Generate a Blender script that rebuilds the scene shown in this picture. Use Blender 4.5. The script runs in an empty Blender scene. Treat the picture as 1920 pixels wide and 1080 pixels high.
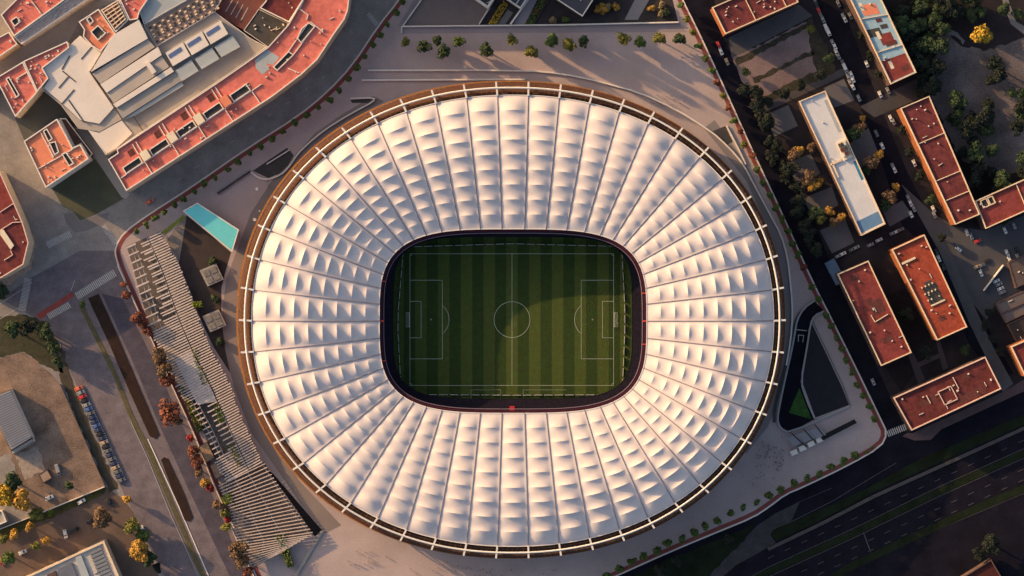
import bpy, math, random
from mathutils import Vector, Matrix
R = math.radians
random.seed(7)
scene = bpy.context.scene
C = scene.collection

# ------------------------------------------------------------------ camera, world, sun, exposure
CAMH = 1400.0
PPM = 1920.0 / 528.0                       # photo pixels per metre on the ground
cam_d = bpy.data.cameras.new('camera'); cam = bpy.data.objects.new('camera', cam_d); C.objects.link(cam)
cam.location = (0, 0, CAMH); cam.rotation_euler = (0, 0, 0)
cam_d.sensor_fit = 'HORIZONTAL'; cam_d.angle = 2 * math.atan(264.0 / CAMH)
cam_d.clip_start = 1.0; cam_d.clip_end = 9000.0
scene.camera = cam

SUN_EL, SUN_DX, SUN_DY = 15.0, 0.87, -0.49
w = bpy.data.worlds.new("World"); scene.world = w; w.use_nodes = True
sky = w.node_tree.nodes.new('ShaderNodeTexSky'); sky.sky_type = 'NISHITA'; sky.sun_disc = False
sky.sun_elevation = R(SUN_EL); sky.sun_rotation = math.atan2(-SUN_DX, -SUN_DY)
sky.air_density = 1.0; sky.dust_density = 4.0; sky.ozone_density = 0.35
bg = w.node_tree.nodes['Background']; bg.inputs['Strength'].default_value = 0.15
w.node_tree.links.new(sky.outputs[0], bg.inputs['Color'])
ld = bpy.data.lights.new('sun', 'SUN'); ld.energy = 5.0; ld.angle = R(0.5); ld.color = (1.0, 0.61, 0.27)
lo = bpy.data.objects.new('sun', ld); C.objects.link(lo)
cs = math.cos(R(SUN_EL)); n_ = math.hypot(SUN_DX, SUN_DY)
lo.rotation_euler = Vector((SUN_DX / n_ * cs, SUN_DY / n_ * cs, -math.sin(R(SUN_EL)))).to_track_quat('-Z', 'Y').to_euler()
lo.location = (-300, 200, 300)
vs = scene.view_settings
vs.view_transform = 'Standard'; vs.look = 'None'; vs.gamma = 1.0; vs.use_curve_mapping = False
vs.exposure = 0.66

# ------------------------------------------------------------------ helpers
def P(px, py, z=0.0):
    k = (CAMH - z) / CAMH / PPM
    return ((px - 960.0) * k, (540.0 - py) * k)
def PL(pts, z=0.0): return [P(a, b, z) for a, b in pts]
def area(p): return 0.5 * sum(p[i][0] * p[(i + 1) % len(p)][1] - p[(i + 1) % len(p)][0] * p[i][1] for i in range(len(p)))
def ccw(p): return list(p) if area(p) > 0 else list(p)[::-1]
def cen(p): return (sum(a for a, b in p) / len(p), sum(b for a, b in p) / len(p))
def inside(p, x, y):
    c = False; j = len(p) - 1
    for i in range(len(p)):
        if (p[i][1] > y) != (p[j][1] > y) and x < (p[j][0] - p[i][0]) * (y - p[i][1]) / (p[j][1] - p[i][1]) + p[i][0]: c = not c
        j = i
    return c
def offset(pts, d, closed):
    n = len(pts); out = []
    for i in range(n):
        a = pts[i - 1] if (closed or i > 0) else None
        b = pts[i]; c = pts[(i + 1) % n] if (closed or i < n - 1) else None
        ns = []
        for p, q in ((a, b), (b, c)):
            if p is None or q is None: continue
            dx, dy = q[0] - p[0], q[1] - p[1]; l = math.hypot(dx, dy) or 1e-6
            ns.append((-dy / l, dx / l))
        if len(ns) == 1: nx, ny = ns[0]; k = 1
        else:
            nx, ny = ns[0][0] + ns[1][0], ns[0][1] + ns[1][1]; l = math.hypot(nx, ny) or 1e-6
            nx /= l; ny /= l; k = 1 / max(0.45, nx * ns[0][0] + ny * ns[0][1])
        out.append((b[0] + nx * d * k, b[1] + ny * d * k))
    return out
def smooth(pts, n=2, closed=False):
    for _ in range(n):
        o = []
        m = len(pts)
        if not closed: o.append(pts[0])
        for i in range(m if closed else m - 1):
            a, b = pts[i], pts[(i + 1) % m]
            o.append((a[0] * .75 + b[0] * .25, a[1] * .75 + b[1] * .25)); o.append((a[0] * .25 + b[0] * .75, a[1] * .25 + b[1] * .75))
        if not closed: o.append(pts[-1])
        pts = o
    return pts

class MB:
    def __init__(s): s.v = []; s.f = []
    def quad(s, *p):
        b = len(s.v); s.v += [tuple(q) for q in p]; s.f.append(tuple(range(b, b + len(p))))
    def sheet(s, pts, z):
        pts = ccw(pts); b = len(s.v); s.v += [(x, y, z) for x, y in pts]; s.f.append(tuple(range(b, b + len(pts)))); return s
    def walls(s, pts, z0, z1):
        pts = ccw(pts); n = len(pts); b = len(s.v)
        s.v += [(x, y, z0) for x, y in pts] + [(x, y, z1) for x, y in pts]
        for i in range(n): j = (i + 1) % n; s.f.append((b + i, b + j, b + n + j, b + n + i))
        return s
    def prism(s, pts, z0, z1): s.walls(pts, z0, z1); s.sheet(pts, z1); return s
    def ribbon(s, pts, w, z0, z1, closed=False):
        l = offset(pts, w / 2, closed); r = offset(pts, -w / 2, closed); n = len(pts); b = len(s.v)
        for i in range(n): s.v += [(*l[i], z0), (*r[i], z0), (*r[i], z1), (*l[i], z1)]
        for i in range(n if closed else n - 1):
            a = b + 4 * i; c = b + 4 * ((i + 1) % n)
            s.f += [(a + 3, a + 2, c + 2, c + 3), (a, a + 3, c + 3, c), (a + 2, a + 1, c + 1, c + 2)]
        if not closed:
            s.f.append((b, b + 1, b + 2, b + 3)); e = b + 4 * (n - 1); s.f.append((e + 3, e + 2, e + 1, e))
        return s
    def flat(s, pts, w, z, closed=False):
        l = offset(pts, w / 2, closed); r = offset(pts, -w / 2, closed); n = len(pts); b = len(s.v)
        for i in range(n): s.v += [(*l[i], z), (*r[i], z)]
        for i in range(n if closed else n - 1):
            a = b + 2 * i; c = b + 2 * ((i + 1) % n); s.f.append((a, a + 1, c + 1, c))
        return s
    def box(s, x, y, sx, sy, z0, z1, ang=0.0):
        c, q = math.cos(ang), math.sin(ang)
        s.prism([(x + c * a - q * b, y + q * a + c * b) for a, b in ((-sx / 2, -sy / 2), (sx / 2, -sy / 2), (sx / 2, sy / 2), (-sx / 2, sy / 2))], z0, z1)
        b = len(s.v); pts = s.v[b - 4:b]; s.v += [(p[0], p[1], z0) for p in pts]; s.f.append((b + 3, b + 2, b + 1, b)); return s
    def tube(s, path, rad, n=6, closed=False):
        m = len(path); b = len(s.v); path = [Vector(p) for p in path]
        rads = rad if isinstance(rad, (list, tuple)) else [rad] * m
        for i in range(m):
            a = path[i - 1] if (closed or i > 0) else path[i]; c = path[(i + 1) % m] if (closed or i < m - 1) else path[i]
            t = (c - a).normalized(); up = Vector((0, 0, 1)) if abs(t.z) < .95 else Vector((1, 0, 0))
            x = t.cross(up).normalized(); y = x.cross(t)
            for k in range(n):
                th = 2 * math.pi * k / n; s.v.append(tuple(path[i] + (x * math.cos(th) + y * math.sin(th)) * rads[i]))
        for i in range(m if closed else m - 1):
            j = (i + 1) % m
            for k in range(n): q = (k + 1) % n; s.f.append((b + i * n + k, b + i * n + q, b + j * n + q, b + j * n + k))
        if not closed:
            s.f.append(tuple(b + k for k in range(n))); s.f.append(tuple(b + (m - 1) * n + k for k in range(n))[::-1])
        return s
    def mesh(s, name, mats, smooth=False, idx=None):
        me = bpy.data.meshes.new(name); me.from_pydata(s.v, [], s.f)
        for m in (mats if isinstance(mats, (list, tuple)) else [mats]): me.materials.append(m)
        if idx: me.polygons.foreach_set('material_index', idx)
        if smooth: me.polygons.foreach_set('use_smooth', [True] * len(s.f))
        me.update(); return me
    def obj(s, name, mats, parent=None, smooth=False, idx=None, o=None):
        """mesh in world coordinates; when parented, vertices are moved into the parent's frame"""
        if parent is not None:
            L = parent['_o']; s.v = [(a - L[0], b - L[1], c - L[2]) for a, b, c in s.v]
        elif o is not None: s.v = [(a - o[0], b - o[1], c - o[2]) for a, b, c in s.v]
        ob = bpy.data.objects.new(name, s.mesh(name, mats, smooth, idx)); C.objects.link(ob)
        if parent is not None: ob.parent = parent if not parent.get('_root') else parent; ob['_o'] = list(parent['_o'])
        else:
            if o is not None: ob.location = o
            ob['_o'] = list(o) if o is not None else [0, 0, 0]
        return ob
def link(name, me, parent=None, loc=(0, 0, 0)):
    ob = bpy.data.objects.new(name, me); C.objects.link(ob); ob.location = loc
    if parent is not None: ob.parent = parent
    return ob
def tag(o, label, cat, group=None, kind=None):
    o['label'] = label; o['category'] = cat
    if group: o['group'] = group
    if kind: o['kind'] = kind
    return o
def empty(name, loc, label, cat, group=None):
    o = bpy.data.objects.new(name, None); C.objects.link(o); o.location = loc; o['_o'] = list(loc); o.empty_display_size = 1
    return tag(o, label, cat, group)
def struct(name, mb, m, label=None):
    o = mb.obj(name, m); o['kind'] = 'structure'
    tag(o, label or name.replace('_', ' '), name.split('_')[-1]); return o
ORD = ['first', 'second', 'third', 'fourth', 'fifth', 'sixth', 'seventh', 'eighth', 'ninth', 'tenth', 'eleventh', 'twelfth', 'thirteenth', 'fourteenth', 'fifteenth', 'sixteenth', 'seventeenth', 'eighteenth', 'nineteenth', 'twentieth']
TENS = {2: 'twenty', 3: 'thirty', 4: 'forty', 5: 'fifty'}
def nth(i):
    if i < 20: return ORD[i]
    t, u = divmod(i + 1, 10)
    return (TENS[t][:-1] + 'ieth') if u == 0 else TENS[t] + '-' + ORD[u - 1]

# ------------------------------------------------------------------ materials
MATS = {}
def M(name, c, rough=.85, var=.18, sc=.25, c2=None, metal=0.0, spec=.12, fine=1.6, thr=None):
    if name in MATS: return MATS[name]
    m = bpy.data.materials.new(name); m.use_nodes = True; nt = m.node_tree; b = nt.nodes['Principled BSDF']
    b.inputs['Roughness'].default_value = rough; b.inputs['Metallic'].default_value = metal; b.inputs['Specular IOR Level'].default_value = spec
    if var <= 0: b.inputs['Base Color'].default_value = (*c, 1)
    else:
        g = nt.nodes.new('ShaderNodeNewGeometry')
        n1 = nt.nodes.new('ShaderNodeTexNoise'); n1.inputs['Scale'].default_value = sc; n1.inputs['Detail'].default_value = 6; n1.inputs['Roughness'].default_value = .65
        n2 = nt.nodes.new('ShaderNodeTexNoise'); n2.inputs['Scale'].default_value = fine; n2.inputs['Detail'].default_value = 3
        nt.links.new(g.outputs['Position'], n1.inputs['Vector']); nt.links.new(g.outputs['Position'], n2.inputs['Vector'])
        mx = nt.nodes.new('ShaderNodeMath'); mx.operation = 'MULTIPLY_ADD'; mx.inputs[1].default_value = .6
        m2 = nt.nodes.new('ShaderNodeMath'); m2.operation = 'MULTIPLY'; m2.inputs[1].default_value = .4
        nt.links.new(n2.outputs['Fac'], m2.inputs[0]); nt.links.new(n1.outputs['Fac'], mx.inputs[0]); nt.links.new(m2.outputs[0], mx.inputs[2])
        r = nt.nodes.new('ShaderNodeValToRGB'); lo_, hi_ = thr or (.33, .67)
        r.color_ramp.elements[0].position = lo_; r.color_ramp.elements[1].position = hi_
        a = tuple(x * (1 - var) for x in c); d = tuple(min(.95, x * (1 + var)) for x in (c if c2 is None else c2))
        r.color_ramp.elements[0].color = (*a, 1); r.color_ramp.elements[1].color = (*d, 1)
        nt.links.new(mx.outputs[0], r.inputs['Fac']); nt.links.new(r.outputs['Color'], b.inputs['Base Color'])
    MATS[name] = m; return m
asphalt_l = M('worn haze-toned asphalt', (.21, .19, .186), var=.34, sc=.11)  # base lightened for the upper-left haze; the mottling is wear
asphalt_b = M('bluish worn asphalt', (.135, .112, .128), var=.36, sc=.16)
asphalt_d = M('vignette-dark asphalt', (.010, .0095, .016), rough=.95, spec=.02, var=.45, sc=.10)  # vignette and shade of the east side put into the asphalt colour
asphalt_m = M('mid asphalt', (.042, .040, .048), var=.35, sc=.06)
plaza_m = M('plaza paving', (.355, .285, .285), var=.17, sc=.05, fine=1.2)
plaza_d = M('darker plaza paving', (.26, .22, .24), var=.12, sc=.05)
pave_g = M('grey paving', (.15, .14, .145), var=.16, sc=.1)
pave_l = M('light concrete', (.30, .275, .26), var=.12, sc=.1)
red_p = M('red bike lane', (.19, .055, .050), var=.2, sc=.2)
white_c = M('white concrete', (.62, .56, .52), var=.1, sc=.4)
paint_w = M('worn white paint', (.40, .38, .37), var=.45, sc=1.2, fine=5)
soil_d = M('dark soil', (.022, .018, .022), var=.5, sc=.07)
soil_b = M('bare dirt', (.10, .07, .058), var=.5, sc=.09, c2=(.18, .13, .108))
soil_p = M('pinkish bare ground', (.165, .118, .120), var=.4, sc=.06)
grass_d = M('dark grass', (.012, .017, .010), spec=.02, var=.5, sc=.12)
grass_m = M('dull lawn', (.075, .078, .052), var=.25, sc=.1)
grass_y = M('yellow green grass', (.085, .075, .038), var=.35, sc=.4)
grass_g = M('bright lawn', (.032, .080, .018), var=.5, sc=.4)
turf_br = M('brown ground cover', (.026, .015, .013), var=.4, sc=.3)
fabric = M('white membrane', (.54, .485, .495), rough=.7, var=.07, sc=.10, fine=.5, spec=.05)
steel_w = M('white painted steel', (.60, .57, .55), rough=.5, var=.04, sc=.5)
cable_m = M('grey seam cable', (.22, .20, .23), rough=.6, var=.1)
deck_m = M('rust brown mesh', (.075, .033, .022), rough=.8, var=.5, sc=.9, fine=3)
bronze = M('bronze facade', (.33, .145, .05), rough=.6, var=.75, sc=1.3, fine=4)
maroon = M('maroon ring', (.050, .010, .022), rough=.6, var=.3, sc=.2)
red_b = M('red panel', (.45, .03, .03), var=.1)
seat_n = M('navy seats', (.014, .011, .022), rough=.7, var=.5, sc=.6)
tr_l = M('haze-pale terracotta roof', (.47, .125, .105), var=.28, sc=.14, c2=(.50, .145, .12), fine=.5)  # upper-left haze put into the roof red
tr_o = M('orange roof', (.58, .20, .12), var=.18, sc=.15)
tr_r = M('red roof', (.175, .038, .036), var=.42, sc=.16, fine=.6)
tr_d = M('dull red roof', (.125, .032, .034), var=.45, sc=.16, fine=.6)
tr_k = M('dark red court', (.13, .050, .045), var=.2, sc=.15)
stain = M('dark roof stain', (.10, .035, .032), var=.4, sc=.8)
wall_c = M('cream render', (.60, .47, .34), var=.15, sc=.2)
wall_w = M('white render', (.62, .57, .53), var=.12, sc=.2)
wall_o = M('ochre brick', (.27, .095, .045), var=.25, sc=.3)
wall_br = M('brown brick', (.095, .06, .055), var=.3, sc=.4)
roof_g1 = M('pale metal roof', (.56, .51, .48), var=.10, sc=.08)  # hall roof greys, the next two as well, lifted for the upper-left haze
roof_g2 = M('taupe metal roof', (.34, .30, .275), var=.12, sc=.08)
roof_g3 = M('grey membrane roof', (.27, .25, .24), var=.14, sc=.08)
roof_bl = M('blue grey roof', (.30, .33, .355), var=.12, sc=.1)
roof_w = M('white gravel roof', (.50, .50, .53), var=.12, sc=.12)
glass_b = M('blue glazing', (.085, .12, .26), rough=.25, var=.1)
blue_r = M('sky blue roof', (.24, .36, .44), var=.2, sc=.2)
turq = M('turquoise roof', (.12, .50, .56), rough=.5, var=.08, sc=.2)
dark_s = M('dark slate', (.05, .048, .05), var=.25, sc=.2)
black_m = M('black metal', (.012, .012, .014), rough=.5, var=.2)
wood_s = M('weathered slat', (.48, .41, .39), var=.2, sc=.8)
floor_t = M('shaded pergola floor', (.115, .098, .092), var=.25, sc=.3)
corr = M('corrugated zinc', (.20, .20, .225), rough=.5, var=.1)
clutter_m = M('pale vent metal', (.55, .50, .46), var=.1)
cream_b = M('cream patch', (.60, .52, .40), var=.15)

# ------------------------------------------------------------------ ground, roads, paving
struct('ground', MB().sheet([(-2500, -2500), (2500, -2500), (2500, 2500), (-2500, 2500)], -0.30), soil_d, 'dark soil ground under the whole district')
KERB_L = smooth([(800, -80), (748, 0), (710, 47), (660, 123), (613, 173), (560, 217), (460, 280), (360, 350), (277, 403), (233, 435), (216, 462), (217, 485), (250, 562), (287, 642), (320, 717), (367, 820), (400, 907), (436, 985), (480, 1080), (520, 1170)], 1)
KERB_R = smooth([(1245, -80), (1280, 0), (1310, 60), (1347, 140), (1380, 213), (1413, 287), (1447, 358), (1483, 437), (1523, 527), (1567, 613), (1610, 700), (1650, 783), (1664, 812), (1652, 838), (1590, 873), (1507, 913), (1473, 927), (1443, 950), (1413, 970), (1347, 997), (1260, 1033), (1160, 1078), (1000, 1150)], 1)
# stage layers (each a few centimetres above the one below)
struct('road_west', MB().sheet(PL([(-200, -200), (860, -200)] + KERB_L + [(300, 1250), (-200, 1250)]), -0.12), asphalt_l, 'worn haze-toned asphalt streets west of the stadium')
kr = KERB_R
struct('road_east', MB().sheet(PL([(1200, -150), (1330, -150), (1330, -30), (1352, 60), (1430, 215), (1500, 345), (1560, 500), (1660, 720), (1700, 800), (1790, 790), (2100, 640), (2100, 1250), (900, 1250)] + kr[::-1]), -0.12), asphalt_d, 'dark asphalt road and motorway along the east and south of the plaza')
plz = PL(KERB_L + [(700, 1250), (900, 1200)] + KERB_R[::-1])
struct('plaza', MB().prism(plz, -0.3, 0.0), plaza_m, 'mauve grey paved plaza around the stadium')
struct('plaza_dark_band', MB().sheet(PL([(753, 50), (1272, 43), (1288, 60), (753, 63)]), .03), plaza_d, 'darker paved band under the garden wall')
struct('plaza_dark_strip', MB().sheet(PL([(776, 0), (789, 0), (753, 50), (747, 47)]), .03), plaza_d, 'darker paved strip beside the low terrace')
struct('path_red', MB().flat(offset(PL(KERB_L), 1.6, False), 2.0, .03), red_p, 'red path strip inside the west kerb')
struct('path_red_east', MB().flat(offset(PL(KERB_R), -1.6, False), 2.0, .03), red_p, 'red path strip inside the east kerb')
struct('kerb_west', MB().ribbon(PL(KERB_L), .62, -.2, .10), white_c, 'pale stone kerb along the west side of the plaza')
struct('kerb_east', MB().ribbon(PL(KERB_R), .62, -.2, .10), white_c, 'pale stone kerb along the east side of the plaza')
RING_ROAD = PL([(700, 180), (640, 215), (590, 250), (545, 300), (510, 338), (470, 400), (440, 480), (425, 520), (417, 580), (420, 650), (440, 730), (470, 810), (505, 860), (560, 940), (610, 1000), (640, 985), (560, 900), (500, 800), (470, 700), (455, 600), (470, 480), (510, 380), (580, 280), (640, 235), (720, 190)])
struct('pavement_ring', MB().sheet(RING_ROAD, .02), M('brown grey paving', (.20, .165, .162), var=.12, sc=.06), 'brown grey walkway along the west of the stadium')
struct('pavement_ring_east', MB().sheet(PL([(1340, 225), (1395, 300), (1440, 390), (1470, 460), (1484, 540), (1484, 640), (1470, 720), (1440, 800), (1400, 850), (1380, 840), (1440, 740), (1465, 660), (1472, 600), (1465, 520), (1440, 430), (1400, 340), (1320, 240)]), .02), M('dim paving', (.19, .17, .178), var=.12, sc=.06), 'dim paved walkway along the east of the stadium')
struct('ramp_triangle', MB().sheet(PL([(1336, 246), (1360, 236), (1374, 266), (1362, 272)]), .04), dark_s, 'dark triangular ramp deck at the top right of the plaza')  # dark ramp deck in its own slate tone

# avenue strips in the south-west
NATURAL = ('yard_dirt', 'yard_park', 'grass_verge', 'grass_yard_edge', 'dirt_lot', 'grass_lot_edge', 'grass_lot_middle', 'grass_lot_side', 'wasteland', 'verge_slip', 'path_waste', 'yard_slab', 'pavement_west')
def ragged(pts, amp, seed):
    rn = random.Random(seed); o = []
    for i, a in enumerate(pts):
        b = pts[(i + 1) % len(pts)]; n = max(1, int(math.dist(a, b) / 7))
        for k in range(n):
            q = lerp(a, b, k / n); o.append((q[0] + rn.uniform(-amp, amp), q[1] + rn.uniform(-amp, amp)))
    return o
def lerp(a, b, t): return (a[0] + (b[0] - a[0]) * t, a[1] + (b[1] - a[1]) * t)
def sheet(name, pts, m, z, label=None):
    if name in NATURAL: pts = ragged(pts, 2.6, len(pts))
    return struct(name, MB().sheet(PL(pts), z), m, label)
sheet('avenue', [(0, 560), (60, 520), (150, 470), (214, 470), (250, 562), (320, 717), (400, 907), (450, 1015), (500, 1130), (330, 1130), (270, 1000), (210, 880), (160, 760), (120, 670), (92, 610)], asphalt_b, -.10, 'bluish worn avenue in the south west')
sheet('road_patch', [(190, 550), (230, 560), (300, 700), (360, 840), (420, 980), (470, 1100), (440, 1100), (350, 910), (300, 800), (250, 680)], M('darker blue asphalt', (.065, .058, .082), var=.35, sc=.15), -.08, 'darker strip of avenue beside the fence')
for k, q in enumerate([[(165, 559), (185, 551), (214, 615), (246, 690), (280, 770), (299, 815), (292, 823), (281, 818), (240, 728), (205, 645)], [(302, 862), (308, 857), (315, 860), (345, 925), (362, 970), (356, 978), (346, 975), (322, 915)]]):
    struct('median', MB().prism(PL(q), -.2, .12), turf_br, ['longer dark brown planted median of the avenue', 'shorter dark brown planted median of the avenue'][k])
struct('median_grass', MB().flat(smooth(PL([(152, 572), (165, 600), (190, 650), (215, 700), (232, 745), (250, 790), (277, 838), (300, 895), (333, 970), (367, 1050), (400, 1120)]), 1), 2.2, .05), grass_y, 'yellow green grass strip of the avenue')
struct('kerb_median', MB().ribbon(PL([(277, 823), (335, 950), (390, 1078), (410, 1120)]), .5, -.1, .12), white_c, 'pale kerb along the avenue median')
struct('kerb_median_outer', MB().ribbon(PL([(245, 790), (275, 855), (320, 965), (372, 1080), (385, 1120)]), .35, -.1, .1), pave_l, 'thin pale kerb on the outer side of the grass median')
sheet('grass_verge', [(115, 640), (128, 690), (165, 790), (205, 880), (222, 915), (205, 922), (190, 890), (150, 800), (110, 705)], M('brown verge', (.055, .046, .036), var=.4, sc=.2), -.06, 'brown verge between the dirt yard and the avenue')
sheet('yard_park', [(-60, 610), (20, 590), (55, 592), (88, 605), (110, 650), (118, 700), (70, 680), (45, 660), (0, 672), (-60, 680)], M('brown scrub', (.045, .043, .028), var=.5, sc=.3), -.06, 'dark planted corner above the dirt yard')
sheet('yard_dirt', [(-60, 680), (0, 672), (45, 660), (70, 680), (100, 705), (113, 722), (197, 912), (150, 935), (80, 962), (45, 950), (20, 850), (-60, 880)], soil_b, -.05, 'bare brown dirt yard')
sheet('yard_slab', [(30, 853), (72, 836), (84, 882), (45, 900)], M('cracked concrete', (.27, .225, .20), var=.35, sc=.5), -.02, 'cracked concrete slab in the dirt yard')
sheet('street_dirt', [(-60, 1010), (0, 990), (197, 912), (230, 935), (250, 960), (270, 1010), (310, 1110), (220, 1110), (195, 1010), (40, 1085), (-60, 1120)], M('brown asphalt', (.115, .082, .070), var=.25, sc=.1), -.07, 'brownish side street in the bottom left corner')
sheet('grass_yard_edge', [(0, 995), (100, 955), (197, 913), (195, 925), (150, 948), (60, 985), (0, 1015)], M('weedy verge', (.065, .062, .022), var=.5, sc=.3), -.03, 'weedy verge below the yard wall')
# north-west block
sheet('street_alley', [(-60, 185), (0, 143), (127, 80), (148, 42), (185, 16), (222, -2), (250, -30), (190, -60), (130, 22), (38, 84), (-60, 150)], M('haze-pale street', (.30, .28, .275), var=.15, sc=.1), -.04, 'haze-pale grey street between the red roofs in the top left')  # alley colour lightened to carry the haze of this corner
sheet('lawn', [(97, 352), (167, 303), (182, 297), (233, 372), (180, 402), (150, 414), (137, 396), (117, 386)], grass_m, -.04, 'dull green lawn by the street corner')
sheet('pavement_alley', [(140, 240), (170, 240), (243, 365), (236, 373), (228, 370)], pave_l, -.03, 'pale concrete alley beside the long terrace')
sheet('court_dark', [(28, 222), (70, 178), (90, 168), (147, 240), (108, 224), (46, 264)], M('dark green asphalt', (.075, .078, .075), var=.15, sc=.1), -.05, 'dark asphalt court west of the hall')
sheet('pavement_corner', [(118, 400), (137, 400), (150, 416), (180, 404), (205, 398), (200, 415), (165, 432), (140, 436), (125, 420)], pave_g, -.05, 'grey rounded pavement at the lawn corner')
sheet('pavement_west', [(14, 345), (40, 395), (68, 455), (58, 505), (0, 545), (-60, 570), (-60, 330)], M('pinkish rubble paving', (.34, .25, .21), var=.45, sc=.6), -.05, 'pinkish broken pavement around the corner block on the left')
sheet('path_red_crossing', [(68, 590), (135, 547), (140, 555), (75, 599)], M('red road paint', (.24, .055, .05), var=.2), -.05, 'red painted crossing strip')
# crossings
def crosswalk(p0, p1, wd, n, z, lab):
    a = P(*p0); b = P(*p1); mb = MB(); L = math.hypot(b[0] - a[0], b[1] - a[1]); ang = math.atan2(b[1] - a[1], b[0] - a[0])
    for i in range(n):
        t = (i + .5) / n; x = a[0] + (b[0] - a[0]) * t; y = a[1] + (b[1] - a[1]) * t
        c, q = math.cos(ang), math.sin(ang); s, u = L / n * .27, wd / PPM / 2
        mb.sheet([(x + c * A - q * B, y + q * A + c * B) for A, B in ((-s, -u), (s, -u), (s, u), (-s, u))], z)
    return struct('crosswalk', mb, paint_w, lab)
crosswalk((88, 460), (133, 438), 13, 16, -.04, 'white zebra crossing at the upper side of the junction')
crosswalk((193, 423), (218, 457), 9, 15, -.04, 'faint zebra crossing by the plaza corner')
crosswalk((143, 556), (216, 511), 14, 24, -.04, 'long zebra crossing leading to the plaza')
crosswalk((41, 583), (53, 522), 14, 24, -.04, 'zebra crossing at the left side of the junction')
crosswalk((90, 594), (131, 571), 12, 14, -.04, 'bright zebra crossing beside the red strip')
crosswalk((1663, 814), (1699, 800), 12, 10, -.04, 'zebra crossing on the dark east road')
crosswalk((690, 25), (707, 47), 8, 10, -.04, 'faint zebra crossing near the top of the west road')
mk = MB()
for a, b in [((0, 570), (60, 530)), ((0, 598), (36, 576)), ((140, 525), (133, 545))]: mk.flat(PL([a, b]), .25, -.04)
for i in range(9):
    x, y = 330 + i * 34, 340 - i * 24
    mk.flat(PL([(x, y), (x + 9, y - 6)]), .2, -.04)
struct('road_markings_west', mk, paint_w, 'thin white lane lines on the western streets')

# east blocks
sheet('block_east', [(1340, -150), (2100, -150), (2100, 640), (1920, 720), (1790, 790), (1700, 812), (1560, 500), (1500, 345), (1430, 215), (1352, 60)], soil_d, -.09, 'dark soil of the residential blocks in the east')
sheet('pavement_lot', [(1366, 70), (1498, 8), (1524, 30), (1405, 92), (1372, 108)], M('dim concrete', (.075, .072, .080), var=.2, sc=.1), -.05, 'dim concrete apron below the red roofed block')
sheet('dirt_lot', [(1374, 108), (1410, 92), (1512, 40), (1545, 100), (1548, 130), (1412, 195), (1398, 165)], soil_p, -.05, 'pinkish bare lot with dark weedy edges')
sheet('grass_lot_edge', [(1376, 112), (1440, 80), (1512, 42), (1516, 52), (1440, 92), (1382, 122)], M('dry weeds', (.038, .034, .026), var=.6, sc=.3), -.03, 'dark weeds along the top of the bare lot')
sheet('grass_lot_middle', [(1412, 148), (1522, 94), (1525, 101), (1416, 157)], M('dry weeds', (.038, .034, .026), var=.6, sc=.3), -.03, 'dark weedy line across the bare lot')
sheet('grass_lot_side', [(1512, 42), (1524, 34), (1562, 120), (1570, 135), (1420, 200), (1412, 190), (1530, 132)], M('dry weeds', (.038, .034, .026), var=.6, sc=.3), -.03, 'dark weeds along the street side of the bare lot')
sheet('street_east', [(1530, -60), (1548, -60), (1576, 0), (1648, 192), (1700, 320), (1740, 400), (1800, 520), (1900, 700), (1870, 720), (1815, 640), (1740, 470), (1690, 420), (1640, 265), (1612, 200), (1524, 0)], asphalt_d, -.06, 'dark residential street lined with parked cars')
sheet('street_cross', [(1612, 200), (1745, 135), (1760, 160), (1740, 178), (1640, 220)], M('grey cross street', (.052, .050, .056), var=.3, sc=.1), -.05, 'grey cross street below the blue roofed block')
sheet('parking_east', [(1690, 345), (1750, 400), (1790, 425), (1848, 432), (1930, 400), (2000, 380), (2000, 560), (1870, 565), (1850, 600), (1800, 540), (1760, 470)], M('grey car park', (.070, .068, .078), var=.25, sc=.06), -.04, 'grey open car park in the east')
sheet('pavement_path_east', [(1748, 440), (1775, 460), (1825, 570), (1862, 650), (1900, 720), (1880, 735), (1815, 600)], M('pale path', (.085, .083, .09), var=.2), -.03, 'pale pavement beside the street in the east')
for k, q in enumerate([[(1432, 217), (1478, 197), (1496, 236), (1452, 256)], [(1545, 165), (1582, 148), (1602, 188), (1564, 202)], [(1476, 306), (1520, 288), (1538, 325), (1494, 348)], [(1505, 372), (1560, 350), (1572, 385), (1525, 408)], [(1537, 432), (1585, 412), (1602, 455), (1560, 475)], [(1593, 270), (1628, 240), (1650, 295), (1615, 315)], [(1655, 395), (1692, 376), (1710, 402), (1668, 425)]]):
    sheet('terrace', q, M('garden paving', (.105, .10, .11), var=.12, sc=.15), -.03 + .002 * k, ['pale square terrace nearest the bare lot', 'pale terrace beside the top of the white roof', 'pale square terrace left of the white roof, second down', 'pale square terrace left of the white roof, third down', 'pale terrace left of the white roof, lowest', 'pale terrace right of the white roof, upper', 'pale terrace right of the white roof, lower'][k])
sheet('path_garden', [(1400, 200), (1580, 128), (1586, 140), (1430, 213)], M('garden path', (.062, .058, .066), var=.15), -.035, 'grey path between the bare lot and the white roofed block')
sheet('wasteland', [(1735, 70), (1770, 60), (1800, 85), (1850, 95), (1925, 70), (1990, 90), (1990, 300), (1880, 330), (1800, 300), (1740, 170)], M('wasteland ground', (.07, .058, .062), var=.6, sc=.05, c2=(.125, .105, .108)), -.05, 'patchy dark wasteland in the top right')
sheet('path_waste', [(1760, 45), (1775, 48), (1812, 78), (1806, 82), (1770, 55)], pave_g, -.02, 'short pale path beside the yellow tree')
sheet('path_waste_road', [(1872, -20), (1884, -20), (1905, 40), (1940, 60), (1930, 72), (1895, 45)], pave_g, -.02, 'pale track in the top right corner')
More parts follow.
